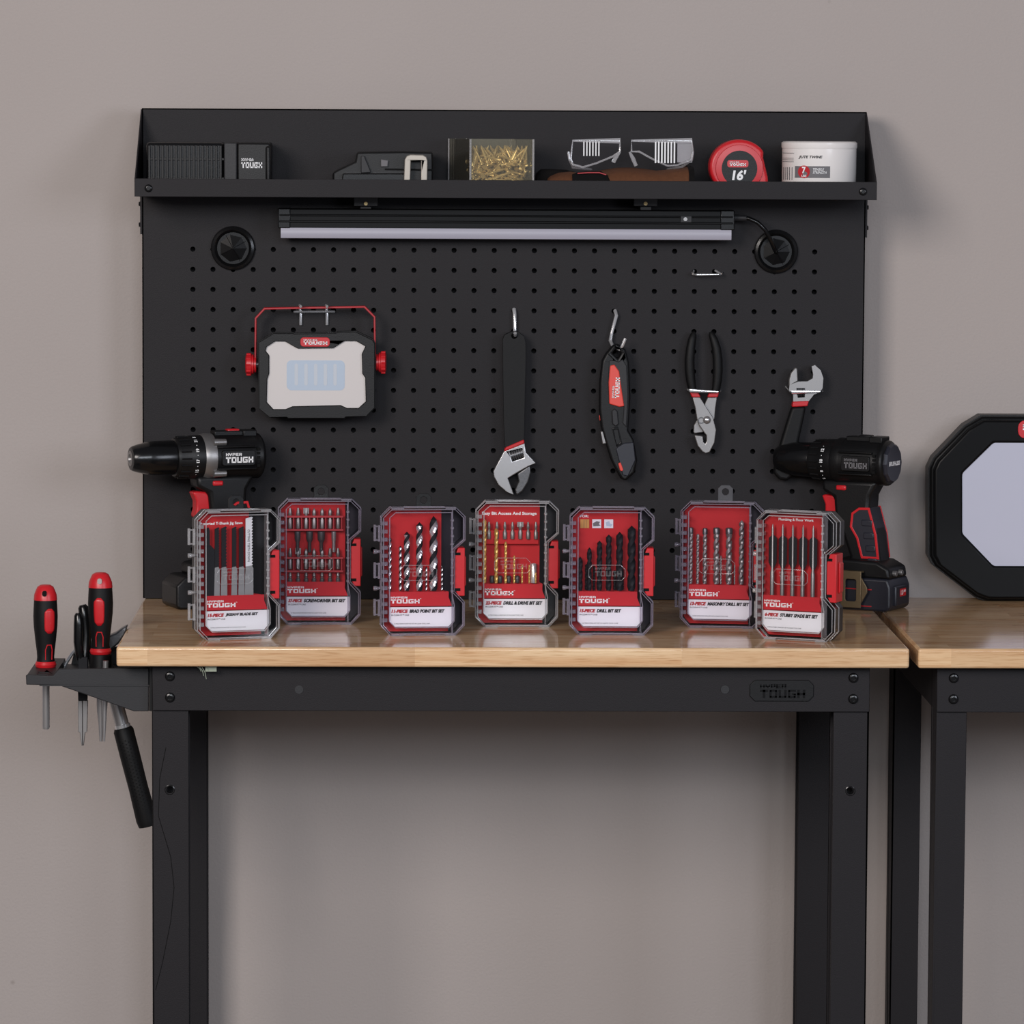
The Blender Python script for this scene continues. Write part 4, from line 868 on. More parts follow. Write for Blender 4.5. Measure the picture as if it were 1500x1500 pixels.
# 5 black bits ---------------------------------------------------
c5 = case('drill_bit_case', 'smoky case of black twist drill bits in rising order right of the gold bits', 895.5, 931, -1, 'smoke', .0008, '15-PIECE', 'DRILL BIT SET', [('FOR:', 190, 268, 295, 318)], small=(568, 330, '15 PIECE DRILL BIT SET IN CLEAR TOOL CASE'))
for i, (x, w_, y) in enumerate(((192, 48, 672), (276, 46, 588), (368, 52, 525), (453, 54, 468), (552, 66, 442), (662, 76, 385))):
    r = w_ * U / 2; L = CZ(y) - CZ(985)
    inside(c5, 'black_drill_bit', '%s black twist drill bit from the left in the rising row of the smoky case' % ORD[i], 'drill bit', twist(r, L, r * 8, .26), [M['blkox'], M['blkox']], CX(x), CZ(985), YB - .001, 'bits in the fifteen-piece drill bit case')
for i, (x, w_, y) in enumerate(((250, 26, 745), (320, 24, 760), (510, 24, 800), (585, 22, 790))):
    r = w_ * U / 2; L = CZ(y) - CZ(985)
    inside(c5, 'black_drill_bit', '%s short thin black bit from the left behind the rising row of black bits' % ORD[i], 'drill bit', twist(r, L, r * 8, .26), [M['blkox'], M['blkox']], CX(x), CZ(985), .0015, 'bits in the fifteen-piece drill bit case')
for k, (x0, x1, m_) in enumerate(((190, 272, 'tan'), (300, 382, 'white'), (410, 492, 'white'))):
    pc = c5.part('material_picture', MB().box(CX(x0), CX(x1), .0032, .0038, CZ(416), CZ(335)), M[m_], label=('tan wood swatch', 'white square with a grey metal picture', 'white square with a pale grey picture')[k])
    if k == 1: c5.part('printed_icon', MB().prism(cv([(310, 400), (305, 372), (340, 352), (372, 358), (360, 378), (376, 392), (350, 398)]), .0029, .0033), M['ink_g'], parent=pc)
    if k == 2: c5.part('printed_icon', MB().prism(cv([(425, 362), (455, 350), (462, 372), (486, 382), (470, 402), (430, 396)]), .0029, .0033), M['led'], parent=pc)
    if k == 0: c5.part('printed_icon', MB().box(CX(222), CX(226), .0030, .0033, CZ(414), CZ(337)).box(CX(244), CX(247), .0030, .0033, CZ(414), CZ(337)), M['clip'], parent=pc)
# 6 masonry ---------------------------------------------------
c6 = case('masonry_bit_case', 'clear case of grey masonry bits with a black hanging tab, second case from right', 1056, 920.5, -8, 'smoke', .0190, '13-PIECE', 'MASONRY DRILL BIT SET', None, small=(738, 336, '13 PIECE MASONRY DRILL BIT SET IN CLEAR TOOL CASE'))
k6 = lambda x: 165 + (x - 190) * 1.225
q6 = lambda y: 985 + (y - 795) * 1.19
for i, (x, w_, y, hd) in enumerate(((215, 32, 352, 1), (268, 24, 400, 0), (322, 34, 356, 1), (410, 46, 350, 1), (445, 14, 570, 0), (505, 48, 350, 1), (550, 12, 640, 0), (600, 36, 290, 2))):
    r = w_ * 1.4 * U / 2; L = CZ(q6(y)) - CZ(985); r2 = r if hd == 2 else r * .9
    mbx = twist(r2, L - (.004 if hd == 1 else 0), r2 * 7, .28)
    if hd == 1: mbx.lathe_dir((0, 0, L - .0085), (0, 0, L), [(0, 0), (r, .1), (r, .78), (r * .8, .95), (0, 1)], 14, 2)
    inside(c6, 'masonry_bit', '%s grey masonry bit from the left in the second case from the right' % ORD[i], 'drill bit', mbx, [M['steel'], M['satin'], M['dsteel']], CX(k6(x)), CZ(985), YB - (.001 if w_ < 30 else 0), 'bits in the masonry case')
# 7 spade ---------------------------------------------------
c7 = case('spade_bit_case', 'clear case of slim spade bits at the right end of the row', 1163, 938.5, -25, 'clear', 0, '6-PIECE', 'STUBBY SPADE BIT SET', [('Plumbing & Floor Work', 300, 640, 290, 320)], small=(700, 320, '6 PIECE STUBBY SPADE BIT SET IN CLEAR TOOL CASE'))
for i in range(5):
    x = 262 + i * 98; zt = CZ(340); zb = CZ(1000); L = zt - zb; w_ = .0062
    th = Thing('spade_bit', '%s slim steel spade bit from the left in the case at the right end' % ORD[i], 'drill bit', c7.loc + c7.rot @ Vector((CX(x) + math.tan(c7.yw) * .011, YB, 0)) + Vector((0, 0, zb)), c7.yw, 'bits in the spade bit case')
    th.part('shank', MB().lathe_dir((0, 0, 0), (0, 0, L * .72), [(0, 0), (.0026, 0), (.0026, .45), (.0016, .52), (.0014, 1.30), (.0004, 1.38), (0, 1.385)], 12), M['satin'])
    th.part('spade', MB().prism([(-.001, L * .36), (.001, L * .36), (w_ * .8, L * .46), (w_ * .8, L * .80), (.0012, L * .84), (-.0012, L * .84), (-w_ * .8, L * .80), (-w_ * .8, L * .46)], .0003, .0012), M['blkox'])

# ================================================================== TOOL RACK AT THE BENCH END
Yr0, Yr1 = -.455, -.285
zr = lambda pts, Y: PP(pts, 30, 930, 7.143, Y)
FP = [(55, 425), (75, 416), (340, 428), (402, 356), (1342, 346), (1342, 800), (1185, 800), (400, 528), (60, 522)]
fp = zr(FP, Yr0)
t = Thing('tool_rack', 'black plastic tool rack hooked on the left end of the workbench', 'tool rack', (W(130, 990, Yr0).x, -.37, W(130, 1003, Yr0).z), world=True)
xr = lx0 - .0005
t.part('front_wall', MB().prism(fp, Yr0, Yr0 + .004), M['plasticg'], .001)
fl = zr([(400, 528), (1342, 536)], Yr0)[0][1]
t.part('front_ledge', MB().box(fp[6][0] - .11, fp[4][0], Yr0 - .0012, Yr0, fl - .0008, fl + .0008), M['plasticg'])
bp = [(x, z + (.006 if z > fl else 0)) for x, z in fp]
t.part('back_wall', MB().prism([(fp[3][0], fl), (fp[4][0], fl), (fp[4][0], fp[4][1] + .004), (fp[3][0] + .006, fp[4][1] + .004)], Yr1, Yr1 + .004), M['plasticg'], .001)
xe0, xe1 = fp[0][0], fp[3][0] - .006; ze0, ze1 = fp[8][1], fp[2][1] - .0005
sx, sy = W(67, 975, -.372).x, -.372
hx = [[(sx + .006 * math.cos(2 * math.pi * i / 14), sy + .006 * math.sin(2 * math.pi * i / 14)) for i in range(14)]]
TZ = Matrix(((1, 0, 0, 0), (0, 0, 1, 0), (0, 1, 0, 0), (0, 0, 0, 1)))
def plate(x0, x1, y0, y1, z0, z1, holes):
    return MB().prism([(x0, y0), (x1, y0), (x1, y1), (x0, y1)], z0, z1, holes, TZ)
slot = [[(xe0 + .012 + a, yy + b) for a, b in ((0, 0), (.012, 0), (.012, .008), (0, .008))] for yy in (-.44, -.425, -.32)]
t.part('end_ledge', plate(xe0, xe1, Yr0 + .004, Yr1, ze0, ze1, hx + slot), M['plasticg'], .001)
hp = (W(122, 968, -.36).x, -.36); hs = (W(147.5, 966, -.37).x, -.37); hh = (W(156, 985, -.335).x, -.335)
def ch(c, r): return [(c[0] + r * math.cos(2 * math.pi * i / 14), c[1] + r * math.sin(2 * math.pi * i / 14)) for i in range(14)]
t.part('tray_floor', plate(xe1, xr - .004, Yr0 + .004, Yr1, fl, fl + .0035, [ch(hp, .0095), ch(hs, .0105), ch((W(158.5, 987, -.325).x, -.325), .0125), ch((W(154, 1000, -.40).x, -.40), .0050)]), M['plasticg'])
t.part('mounting_plate', MB().box(xr - .0045, xr, Yr0 + .002, Yr1 + .004, fp[5][1], -TOPH - .001), M['plastic'], .0006)
ftz = fl + .0035
def px_r(w, Y): return w / (F_PX / (Y - CAM.y))
def screwdriver(label, x, Y, ytop, ybase, zrest, wmax, shaft_end, r_sh, prof, windows, tip):
    t = Thing('screwdriver', label, 'screwdriver', (W(x, ybase, Y).x, Y, zrest), world=False)
    L = W(x, ytop, Y).z - zrest
    R0 = px_r(wmax / 2, Y)
    def rad(f):
        for (r0, t0), (r1, t1) in zip(prof, prof[1:]):
            if t0 <= f <= t1: return R0 * (r0 + (r1 - r0) * (f - t0) / max(1e-6, t1 - t0))
        return R0 * prof[-1][0]
    seg = 28
    t.part('handle', MB().lathe_dir((0, 0, 0), (0, 0, L), [(0, 0)] + [(R0 * r, f) for r, f in prof if .03 <= f <= .83] + [(0, .83)], seg), M['rubber'])
    t.part('base_ring', MB().lathe_dir((0, 0, 0), (0, 0, L * .075), [(0, 0), (R0 * .80, 0), (R0 * .88, .5), (rad(.075) * 1.03, 1), (0, 1)], seg), M['red'], .0006)
    cap = t.part('end_cap', MB().lathe_dir((0, 0, L * .815), (0, 0, L), [(0, 0), (rad(.815) * 1.03, 0), (rad(.88) * 1.02, .35), (R0 * .80, .6), (R0 * .66, .84), (R0 * .42, .97), (0, 1)], seg), M['red'])
    t.part('hang_hole', MB().prism(rrect(-.0026, .0026, L * .87, L * .935, .002), -R0 * 1.0, -R0 * .70), M['dark'] if not windows[1] else M['wall'], parent=cap)
    z0, z1, w_ = windows[0]
    mb = MB(); n = 6; vs = []; fs = []
    K = 8
    for k in range(K + 1):
        f = z0 + (z1 - z0) * k / K; e = math.sqrt(max(0, 1 - (2 * k / K - 1) ** 6)); r = rad(f) * 1.02
        for i in range(n + 1): a = (-.5 + i / n) * w_ * (.35 + .65 * e) + windows[2]; vs.append((r * math.sin(a), -r * math.cos(a), L * f))
    for k in range(K):
        for i in range(n): fs.append((k * (n + 1) + i, k * (n + 1) + i + 1, (k + 1) * (n + 1) + i + 1, (k + 1) * (n + 1) + i))
    mb.add(vs, fs); t.part('grip_inlay', mb, M['red'], solid=.0008)
    mb = MB(); pts = []
    for (a, f) in ((-.38, .10), (-.38, .22), (-.2, .28), (.2, .28), (.38, .22), (.38, .10)): r = rad(f) * 1.02; a += windows[2]; pts.append((r * math.sin(a), -r * math.cos(a), L * f))
    mb.tube(pts, .0006, 6); t.part('trim_line', mb, M['red'])
    sh_ = W(x, shaft_end, Y).z - zrest
    t.part('shaft', MB().lathe_dir((0, 0, 0), (0, 0, sh_), [(0, 0), (r_sh, 0)] + tip, 16), M['steel'])
    return t, L, R0
PR = [(.80, 0), (.80, .03), (.70, .12), (.74, .2), (.86, .34), (.97, .5), (1.0, .62), (.97, .72), (.93, .83), (.9, .88)]
s1, L, R0 = screwdriver('red and black screwdriver in the outer end of the tool rack', 67, sy, 856, 975, ze1, 36, 1068, .0044, PR, ((.42, .72, .9), False, .45), [(.0044, .97), (.0036, 1), (0, 1)])
s2, L, R0 = screwdriver('red and black screwdriver standing beside the bench edge in the rack', 147.5, -.37, 838, 958, W(147.5, 958, -.37).z, 37, 1086, .0050, PR, ((.36, .70, .85), True, -.05), [(.0050, .62), (.0044, .68), (.0030, .80), (.0018, 1), (0, 1)])
s2.part('ferrule', MB().cyl((0, 0, 0), (0, 0, ftz - s2.r.location.z + .0004), R0 * .84, R0 * .88, 24), M['plastic'], .0006)
# needle nose pliers
t = Thing('needle_nose_pliers', 'needle-nose pliers with glossy black handles standing nose down in the rack', 'pliers', (hp[0], hp[1], ftz), world=True)
Yn = hp[1]
def hnd(pts, rr): return MB().tube([tuple(W(x, y, Yn + d)) for x, y, d in pts], rr, 14)
t.part('handle', hnd([(114.5, 898, 0), (114.5, 902, 0), (115, 915, 0), (115, 940, 0), (117, 958, 0), (119, 966, 0)], [.003, .0048, .0058, .006, .0055, .005]), M['gloss'])
t.part('handle', hnd([(121, 886, .008), (122, 890, .008), (124, 905, .008), (126, 930, .008), (125, 955, .004), (124, 966, .002)], [.004, .0062, .0066, .0066, .006, .005]), M['gloss'])
t.part('pivot_joint', MB().prism(PP([(115, 962), (129, 962), (129, 1000), (128, 1026), (115, 1026), (114, 1000)], 0, 0, 1, Yn), Yn - .005, Yn + .005), M['blkox'], .001)
for P in ([(114.5, 1026), (121, 1026), (121.2, 1092), (119.8, 1092), (117, 1072), (115, 1072)], [(121.6, 1026), (128.8, 1026), (127.5, 1072), (125, 1072), (122.6, 1092), (121.6, 1092)]):
    t.part('jaw', MB().prism(PP(P, 0, 0, 1, Yn), Yn - .004, Yn + .004), M['satin'], .0008)
# second slim steel punch beside the screwdriver tip
Yt = -.40
mb = MB().lathe_dir(W(155, 968, Yt), W(152.5, 1086, Yt), [(0, 0), (.0035, 0), (.0035, .5), (.0028, .6), (.0012, 1), (0, 1)], 14)
single('steel_punch', 'slim tapered steel punch hanging through the rack beside the screwdriver tip', 'punch', mb, M['steel'], W(155, 975, Yt))
# bent chrome rod
Yk = -.303
mb = MB().tube([tuple(W(x, y, Yk)) for x, y in ((93, 978), (100, 966), (106, 957), (112, 951), (119, 948), (125, 952), (128, 962), (128, 978))], .0022, 10)
single('hex_key', 'thin bent chrome rod behind the black pliers handle in the rack', 'hex key', mb, M['chrome'], W(112, 976, Yk))
# hammer
Yh = -.325
t = Thing('claw_hammer', 'claw hammer with black rubber grip hanging slanted through the tool rack', 'hammer', tuple(W(178, 1060, Yh)), world=True)
A_, B_, C_, D_ = W(147, 945, Yh), W(166, 1008, Yh), W(180, 1066, Yh), W(217.5, 1211, Yh)
t.part('shaft', MB().tube([A_, C_ + (C_ - A_) * .05], .0085, 16), M['steel'])
gr = t.part('grip', MB().lathe_dir(C_, D_, [(0, 0), (.0105, 0), (.0122, .03), (.0122, .3), (.0118, .6), (.0128, .93), (.0115, .99), (0, 1)], 22), M['rubber'])
mb = MB(); ax_ = (D_ - C_); sd = ax_.cross(Vector((0, 1, 0))).normalized()
for i in range(22):
    for j in range(-2, 3):
        a = j * .33; n_ = Vector((0, -1, 0)) * math.cos(a) + sd * math.sin(a); c = C_ + ax_ * (.12 + .036 * i + (.018 if j % 2 else 0)) + n_ * .0119
        mb.cyl(c, c + n_ * .0008, .0011, .0007, 6)
t.part('grip_dimples', mb, M['rubber'], parent=gr)
t.part('ferrule', MB().cyl(C_ - ax_ * .035, C_, .0096, .0096, 18), M['chrome'], .0004)
HX = [(133, 938), (150, 928), (160, 930), (170, 926), (178, 920), (187, 915), (184, 928), (174, 942), (164, 950), (150, 956), (134, 955)]
t.part('head', MB().prism(PP(HX, 0, 0, 1, Yh), Yh - .011, Yh + .011), M['dsteel'], .002)
w0, w1 = W(135, 947, Yh), W(110, 951, Yh)
t.part('striking_face', MB().lathe_dir(w0, w1, [(0, 0), (.008, 0), (.0075, .5), (.0105, .65), (.0105, .95), (.0095, 1), (0, 1)], 20), M['dsteel'])

# ================================================================== ITEMS ON THE SHELF
ZS = SZ + .0001
def sx_(px, Y): return W(px, 250, Y).x
# ribbed black tool with lettering
Y0 = -.095
t = Thing('jobsite_fan', 'black tool with ribbed vent grille and white lettering at the left of the shelf', 'power tool', (sx_(300, Y0), -.06, ZS), world=True)
xa, xb, xc, xd = sx_(214, Y0), sx_(328, Y0), sx_(347, Y0), sx_(396, Y0); H = .064
t.part('body', MB().box(xa, xb, Y0 + .004, -.012, ZS, ZS + H), M['gloss'], .004)
mb = MB()
for i in range(17): x = xa + .004 + i * (xb - xa - .008) / 16; mb.box(x - .0013, x + .0013, Y0 - .0005, Y0 + .006, ZS + .004, ZS + H - .004)
for z in (.018, .042): mb.box(xa + .002, xb, Y0 + .001, Y0 + .006, ZS + z, ZS + z + .003)
t.part('vent_grille', mb, M['plastic'], .0004)
t.part('center_band', MB().box(xb, xc, Y0, -.012, ZS + .006, ZS + H), M['plasticg'], .0015)
en = t.part('end_block', MB().box(xc, xd, Y0 + .002, -.012, ZS, ZS + H).box(xd - .006, xd + .0005, Y0 - .001, Y0 + .004, ZS + .006, ZS + H - .004), M['plastic'], .0025)
a, b = W(353.5, 246, Y0), W(384, 232, Y0); mb = MB(); logo(mb, a.x, b.x, a.z, b.z, Y0 + .0016); t.part('lettering', mb, M['ink_w'], parent=en)
# black tool base with silver clip
Y0 = -.095
zz = lambda pts: PP(pts, 470, 210, 4.6875, Y0)
t = Thing('cordless_tool', 'black cordless tool base with a pale silver belt clip lying on the shelf', 'power tool', (sx_(560, Y0), -.06, ZS), world=True)
P = zz([(80, 260), (80, 200), (115, 180), (235, 125), (245, 60), (560, 55), (770, 60), (770, 260)]); P = [(x, max(z, ZS)) for x, z in P]; P[0] = (P[0][0], ZS); P[-1] = (P[-1][0], ZS)
t.part('housing', MB().prism(P, Y0 + .008, -.02), M['plastic'], .0025)
P = zz([(135, 260), (150, 205), (580, 205), (580, 260)]); t.part('battery_ledge', MB().prism([(P[0][0], ZS), P[1], P[2], (P[3][0], ZS)], Y0 - .004, Y0 + .01), M['gloss'], .0015)
a = zz([(275, 205), (275, 85), (298, 85), (345, 200)]); t.part('side_rib', MB().prism(a, Y0 + .002, Y0 + .01), M['plasticg'], .001)
a = zz([(412, 160), (412, 110), (462, 118), (458, 160)]); t.part('latch_button', MB().prism(a, Y0 + .003, Y0 + .01), M['ink_g'], .0008)
a = zz([(440, 182), (440, 172), (770, 178), (770, 188)]); t.part('seam', MB().prism(a, Y0 + .005, Y0 + .01), M['dark'])
o = zz([(565, 262), (575, 110), (590, 85), (615, 76), (700, 78), (725, 92), (733, 120), (730, 262)]); h = zz([(612, 258), (618, 118), (688, 118), (688, 258)])
o[0] = (o[0][0], ZS); o[-1] = (o[-1][0], ZS)
t.part('belt_clip', MB().prism(o, Y0 - .012, Y0 - .0095, [h]).box(o[2][0], o[5][0], Y0 - .0095, Y0 + .008, o[3][1] - .006, o[3][1] - .003), M['nickel'], .001)
# clear box of screws
Y0 = -.10
x0, x1 = sx_(689, Y0), sx_(781, Y0); D = .085; H = .070; shx = -.026
t = Thing('screw_box', 'clear plastic box full of brass screws near the middle of the shelf', 'box', ((x0 + x1) / 2, Y0 + D / 2, ZS), world=True)
def skew(p): k = (p[1] - Y0) / D; return (p[0] + shx * k, p[1], p[2])
TH = .0016
bx = [((x0, Y0), (x1, Y0)), ]
for nm, g_ in (('front_pane', (x0, x1, Y0, Y0 + TH, ZS, ZS + H)), ('back_pane', (x0, x1, Y0 + D - TH, Y0 + D, ZS, ZS + H)), ('side_pane', (x0, x0 + TH, Y0 + TH, Y0 + D - TH, ZS, ZS + H)), ('side_pane', (x1 - TH, x1, Y0 + TH, Y0 + D - TH, ZS, ZS + H)), ('bottom_pane', (x0 + TH, x1 - TH, Y0 + TH, Y0 + D - TH, ZS, ZS + TH))):
    t.part(nm, MB().box(*g_).warp(skew), CLR['amber'])
mb = MB()
for (x, y) in ((x0, Y0), (x1, Y0), (x0, Y0 + D), (x1, Y0 + D)): mb.cyl((x, y, ZS + .001), (x, y, ZS + H), .0013, seg=8)
t.part('corner_edge', mb.warp(skew), M['chrome'] if False else FRO['clear'])
SL = .027
scr = MB().lathe_dir((0, 0, -SL / 2), (0, 0, SL / 2), [(0, 0), (.0034, .0), (.0034, .03), (.0015, .12), (.0014, .3), (.0018, .32), (.0014, .36), (.0018, .4), (.0014, .44), (.0018, .48), (.0014, .52), (.0018, .56), (.0014, .6), (.0018, .64), (.0014, .7), (.0016, .76), (0, 1)], 8)
sme = scr.mesh('screw', M['brass'])
for i in range(230):
    lay = i / 230
    for _ in range(40):
        tl = R_(random.uniform(55, 90) if lay < .45 else random.uniform(15, 80)); az = random.uniform(0, 2 * math.pi)
        d = Vector((math.sin(tl) * math.cos(az), math.sin(tl) * math.sin(az), math.cos(tl))); e = d * SL / 2
        hx_, hy_, hz_ = abs(e.x) + .0035, abs(e.y) + .0035, abs(e.z) + .0035
        if 2 * hx_ < (x1 - x0) - 2 * TH and 2 * hy_ < D - 2 * TH: break
    px_ = random.uniform(x0 + TH + hx_, x1 - TH - hx_); py_ = random.uniform(Y0 + TH + hy_, Y0 + D - TH - hy_)
    if random.random() < .35: px_ = random.choice((x0 + TH + hx_, x1 - TH - hx_))
    if random.random() < .6: py_ = Y0 + TH + hy_ + random.uniform(0, .012) if Y0 + TH + hy_ + .012 < Y0 + D - TH - hy_ else py_
    pz_ = ZS + TH + max(hz_, hz_ + lay * .044)
    pz_ = min(pz_, ZS + H - hz_ - .004)
    kk = (py_ - Y0) / D
    o = bpy.data.objects.new('screw', sme); COL.objects.link(o)
    o.location = (px_ + shx * kk, py_, pz_); o.rotation_euler = d.to_track_quat('Z', 'Y').to_euler()
    o['label'] = 'brass wood screw jumbled in the clear box on the shelf'; o['category'] = 'screw'; o['group'] = 'brass screws in the clear box'
# work glove
def glove():
    t = Thing('work_glove', 'brown leather work glove with black trim lying flat on the shelf', 'glove', (sx_(905, -.08), -.08, ZS), world=True)
    def slab(pts, y0, y1, n=9):
        """soft flattened slab: (px, py_top) silhouette points"""
        L_ = []
        for (px, py) in pts:
            zt_ = W(px, py, (y0 + y1) / 2).z; x = sx_(px, (y0 + y1) / 2); h = max(.003, zt_ - ZS); loop = []
            for k in range(14):
                a = 2 * math.pi * k / 14; loop.append((x, (y0 + y1) / 2 + (y1 - y0) / 2 * math.copysign(abs(math.cos(a)) ** .7, math.cos(a)), ZS + h / 2 + h / 2 * math.copysign(abs(math.sin(a)) ** .8, math.sin(a)) * (1 + (.08 * math.sin(9 * x * 40 + 2 * a) if math.sin(a) > 0 else 0))))
            L_.append(loop)
        return MB().loft(L_)
    t.part('palm', slab([(802, 262), (806, 257), (818, 254), (835, 252), (850, 252), (870, 250), (885, 249), (905, 246), (925, 246), (945, 248), (962, 251), (980, 249), (995, 246), (1008, 243), (1012, 244)], -.118, -.025), M['glove'], angle=60)
    t.part('finger_trim', slab([(786, 252), (792, 248), (810, 247), (830, 248), (842, 252)], -.07, -.02), M['gloveb'], angle=60, label='black fabric fingers')
    t.part('knuckle_patch', slab([(838, 256), (846, 252), (862, 251.5), (880, 251.5), (890, 255), (893, 262)], -.1205, -.095), M['gloveb'], angle=60, label='black patch with dark red edge')
    t.part('patch_edge', MB().tube([tuple(W(x, y, -.1208)) for x, y in ((846, 254), (862, 253), (878, 253), (888, 256))], .0008, 6), M['redd'])
    t.part('cuff', slab([(1006, 243), (1010, 242), (1014, 243)], -.12, -.02), M['gloveb'], angle=60)
glove()
# safety glasses
Y0 = -.075
t = Thing('safety_glasses', 'clear safety glasses resting on the brown glove', 'glasses', (sx_(925, Y0), Y0, W(925, 245, Y0).z), world=True)
gz = lambda pts, Y=Y0: PP(pts, 770, 210, 5.0, Y)
def lens(pts):
    p = gz(pts); q_ = offset(p, .001); return MB().prism(p, Y0 - .0008, Y0 + .0008)
LL = [(330, 110), (345, 155), (420, 175), (520, 145), (640, 95), (690, 60), (690, -20), (345, -20)]
LR = [(775, 60), (830, 60), (930, 115), (1040, 165), (1110, 160), (1215, 120), (1225, 60), (1215, -20), (775, -20)]
for P in (LL, LR): t.part('lens', lens(P), CLR['clear'])
mb = MB()
for P in (LL, LR): mb.tube([(x, Y0, z) for x, z in gz(P)], .0013, 7, True)
t.part('frame', mb, FRO['clear'])
for pts in ([(312, 60, 0), (322, 120, .0), (345, 175, .01), (470, 190, .035), (480, 192, .04)], [(1225, 60, 0), (1215, 120, 0), (1150, 170, .01), (1050, 188, .03), (1040, 190, .035)]):
    t.part('temple', MB().tube([(lambda w: (w.x, w.y, w.z))(W(770 + x / 5, 210 + y / 5, Y0 + d)) for x, y, d in pts], .0016, 7), FRO['clear'])
for pts in ([(690, 62), (655, 110), (640, 140)], [(760, 62), (785, 110), (808, 165)]):
    t.part('nose_pad', MB().tube([(x, Y0 - .003, z) for x, z in gz(pts)], [.0014, .0026, .0022], 8), FRO['clear'])
t.part('side_shield', MB().box(sx_(1110 / 5 + 770, Y0), sx_(1220 / 5 + 770, Y0), Y0 + .001, Y0 + .002, W(1000, 238, Y0).z, W(1000, 206, Y0).z), FRO['clear'])
mb = MB()
for i in range(7): x = sx_(770 + (950 + i * 23) / 5, Y0); mb.box(x - .0009, x + .0009, Y0 - .0022, Y0 - .001, W(1000, 239, Y0).z, W(1000, 208, Y0).z)
for i in range(6): x = sx_(770 + (425 + i * 22) / 5, Y0); mb.box(x - .0007, x + .0007, Y0 - .0022, Y0 - .001, W(1000, 229, Y0).z, W(1000, 208, Y0).z)
t.part('vent_ribs', mb, M['ink_w'])
# tape measure
Y0 = -.085
t = Thing('tape_measure', 'red tape measure with a round black label on the shelf', 'tape measure', (sx_(1084, Y0), Y0 + .02, ZS), world=True)
c = W(1083, 245, Y0); rr = px_r(44, Y0)
bodyp = []
for k in range(20): a = R_(225 - k * 190 / 19); bodyp.append((c.x + rr * .99 * math.cos(a), c.z + rr * .92 * math.sin(a)))
xe = sx_(1127, Y0); bodyp += [(sx_(1118, Y0), c.z + .012), (sx_(1125, Y0), c.z - .012), (xe, ZS + .004), (xe - .002, ZS), (c.x - rr * .6, ZS)]
t.part('case', MB().prism(bodyp, Y0, Y0 + .036), M['red'], .004, seg=3)
t.part('side_ring', MB().lathe_dir((c.x, Y0 + .001, c.z - .0015), (c.x, Y0 - .003, c.z - .0015), [(rr * .80, 0), (rr * .78, .8), (rr * .62, 1), (0, 1)], 40), M['red'])
dl = t.part('label_disc', MB().lathe_dir((c.x, Y0 - .002, c.z - .0015), (c.x, Y0 - .0034, c.z - .0015), [(rr * .60, 0), (rr * .59, 1), (0, 1)], 40), M['plastic'])
a, b = W(1065, 245, Y0), W(1096, 234.5, Y0)
bd = t.part('badge', MB().prism(rrect(a.x, b.x, a.z, b.z, .003), Y0 - .0039, Y0 - .003), M['red'], parent=dl)
mb = MB(); logo(mb, a.x + .003, b.x - .003, a.z + .0018, b.z - .0018, Y0 - .0042); t.part('lettering', mb, M['ink_w'], parent=dl)
a, b = W(1072, 264, Y0), W(1093, 249, Y0); mb = MB(); text(mb, "16'", a.x, b.x, a.z, b.z, Y0 - .0038, .04, .15); t.part('lettering', mb, M['ink_w'], parent=dl)
t.part('tape_hook', MB().box(xe, xe + .0012, Y0 + .008, Y0 + .028, ZS, ZS + .012), M['satin'], .0003)
t.part('belt_clip', MB().box(c.x - .012, c.x + .012, Y0 + .036, Y0 + .0385, ZS + .01, ZS + .05), M['satin'], .0005)
# jute twine tub
Y0 = -.065; xl, xr_ = sx_(1145.5, Y0), sx_(1254, Y0); R0 = (xr_ - xl) / 2; cx = (xl + xr_) / 2
t = Thing('twine_tub', 'white plastic tub of jute twine at the right end of the shelf', 'tub', (cx, Y0, ZS), world=True)
Ht = .063
tb = t.part('tub', MB().lathe_dir((cx, Y0, ZS), (cx, Y0, ZS + Ht), [(0, 0), (R0 * .96, 0), (R0, .04), (R0, 1), (R0 * .95, 1), (R0 * .95, .95), (0, .95)], 48), M['twine'])
t.part('lid', MB().lathe_dir((cx, Y0, ZS + Ht - .003), (cx, Y0, ZS + Ht + .006), [(R0 * 1.005, 0), (R0 * 1.02, .2), (R0 * 1.02, .8), (R0 * .97, 1), (0, 1)], 48), M['twine'])
def wrap(rad):
    def f(p):
        a = math.asin(max(-.999, min(.999, (p[0] - cx) / R0))); return (cx + rad * math.sin(a), Y0 - rad * math.cos(a), p[2])
    return f
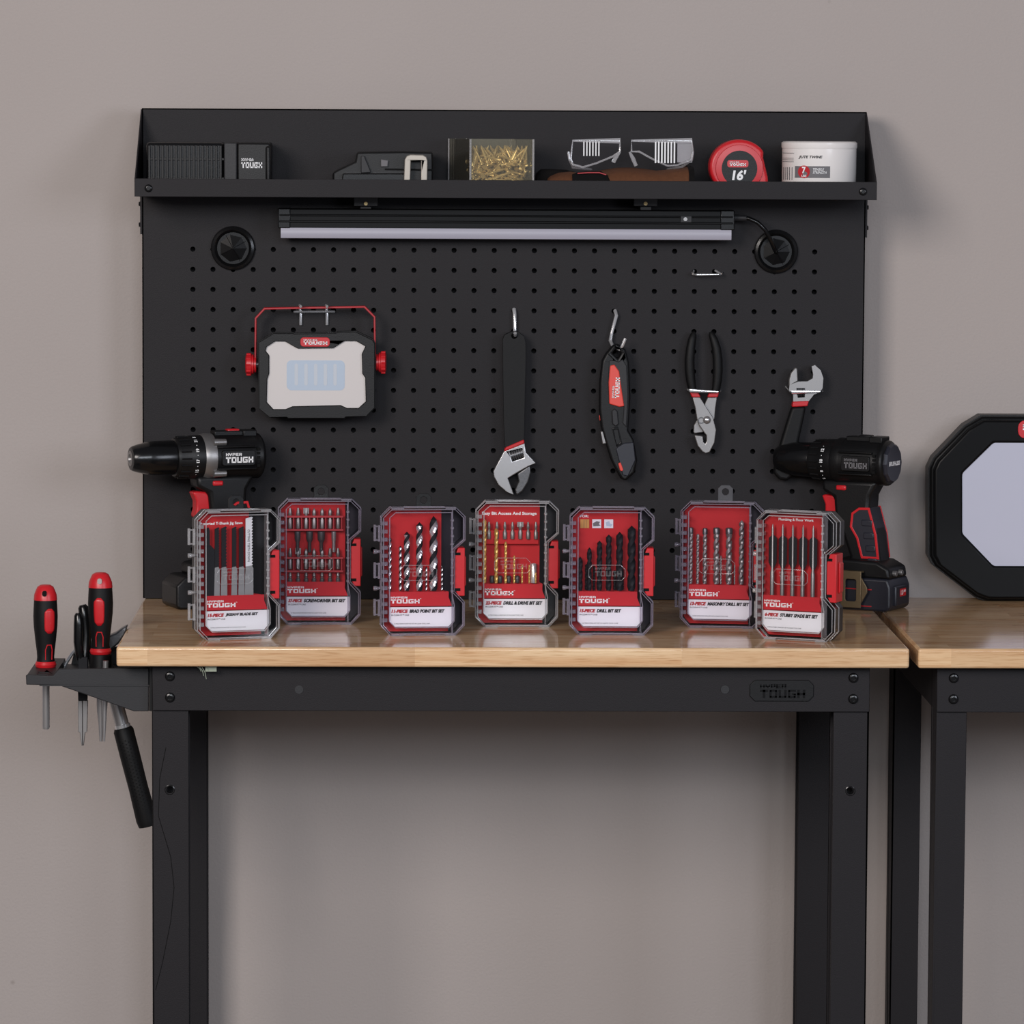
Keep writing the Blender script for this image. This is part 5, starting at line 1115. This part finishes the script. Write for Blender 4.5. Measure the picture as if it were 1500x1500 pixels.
def strip(x0, x1, z0, z1, n=12):
    mb = MB(); vs = []; fs = []
    for i in range(n + 1): x = x0 + (x1 - x0) * i / n; vs += [(x, 0, z0), (x, 0, z1)]
    for i in range(n): fs.append((2 * i, 2 * i + 2, 2 * i + 3, 2 * i + 1))
    return mb.add(vs, fs)
tw = lambda px: sx_(px, Y0 - R0)
TXp = lambda x: cx + (1130 + x / 10.71 - 1199.75) / 54.25 * R0
TZp = lambda y: W(1200, 215 + y / 10.71, Y0 - R0).z
mb = strip(TXp(335), TXp(865), TZp(490), TZp(305)); 
bn = t.part('grey_banner', mb.warp(wrap(R0 + .0003)), M['ink_g'])
mb = MB(); text(mb, 'JUTE TWINE', TXp(385), TXp(745), TZp(195), TZp(140), 0, .03, .25); mb.warp(wrap(R0 + .0004)); t.part('lettering', mb, M['ink_k'])
mb = MB(); mb.add([(TXp(468) + (TXp(555) - TXp(468)) * math.cos(a), 0, TZp(395) + (TZp(295) - TZp(395)) * math.sin(a)) for a in [i * math.pi / 12 for i in range(24)]], [tuple(range(24))])
t.part('red_seal', mb.warp(wrap(R0 + .0006)), M['redcard'], parent=bn)
mb = MB(); text(mb, '7', TXp(440), TXp(495), TZp(420), TZp(315), 0, .03); text(mb, 'LBS', TXp(435), TXp(505), TZp(475), TZp(440), 0, .02)
text(mb, 'TENSILE', TXp(600), TXp(770), TZp(375), TZp(335), 0, .01, .2); text(mb, 'STRENGTH', TXp(600), TXp(810), TZp(425), TZp(385), 0, .01, .2)
t.part('lettering', mb.warp(wrap(R0 + .0009)), M['ink_w'], parent=bn)
mb = MB()
for yy in (100, 180, 205, 235): mb.add(strip(TXp(170), TXp(318), TZp(yy + 8), TZp(yy), 6).v, strip(0, 1, 0, 1, 6).f)
for i, xx in enumerate((180, 205, 228, 255, 290)): mb.add(strip(TXp(xx), TXp(xx + 9), TZp(525), TZp(325), 2).v, strip(0, 1, 0, 1, 2).f)
t.part('printed_lines', mb.warp(wrap(R0 + .0003)), M['ink_g'])
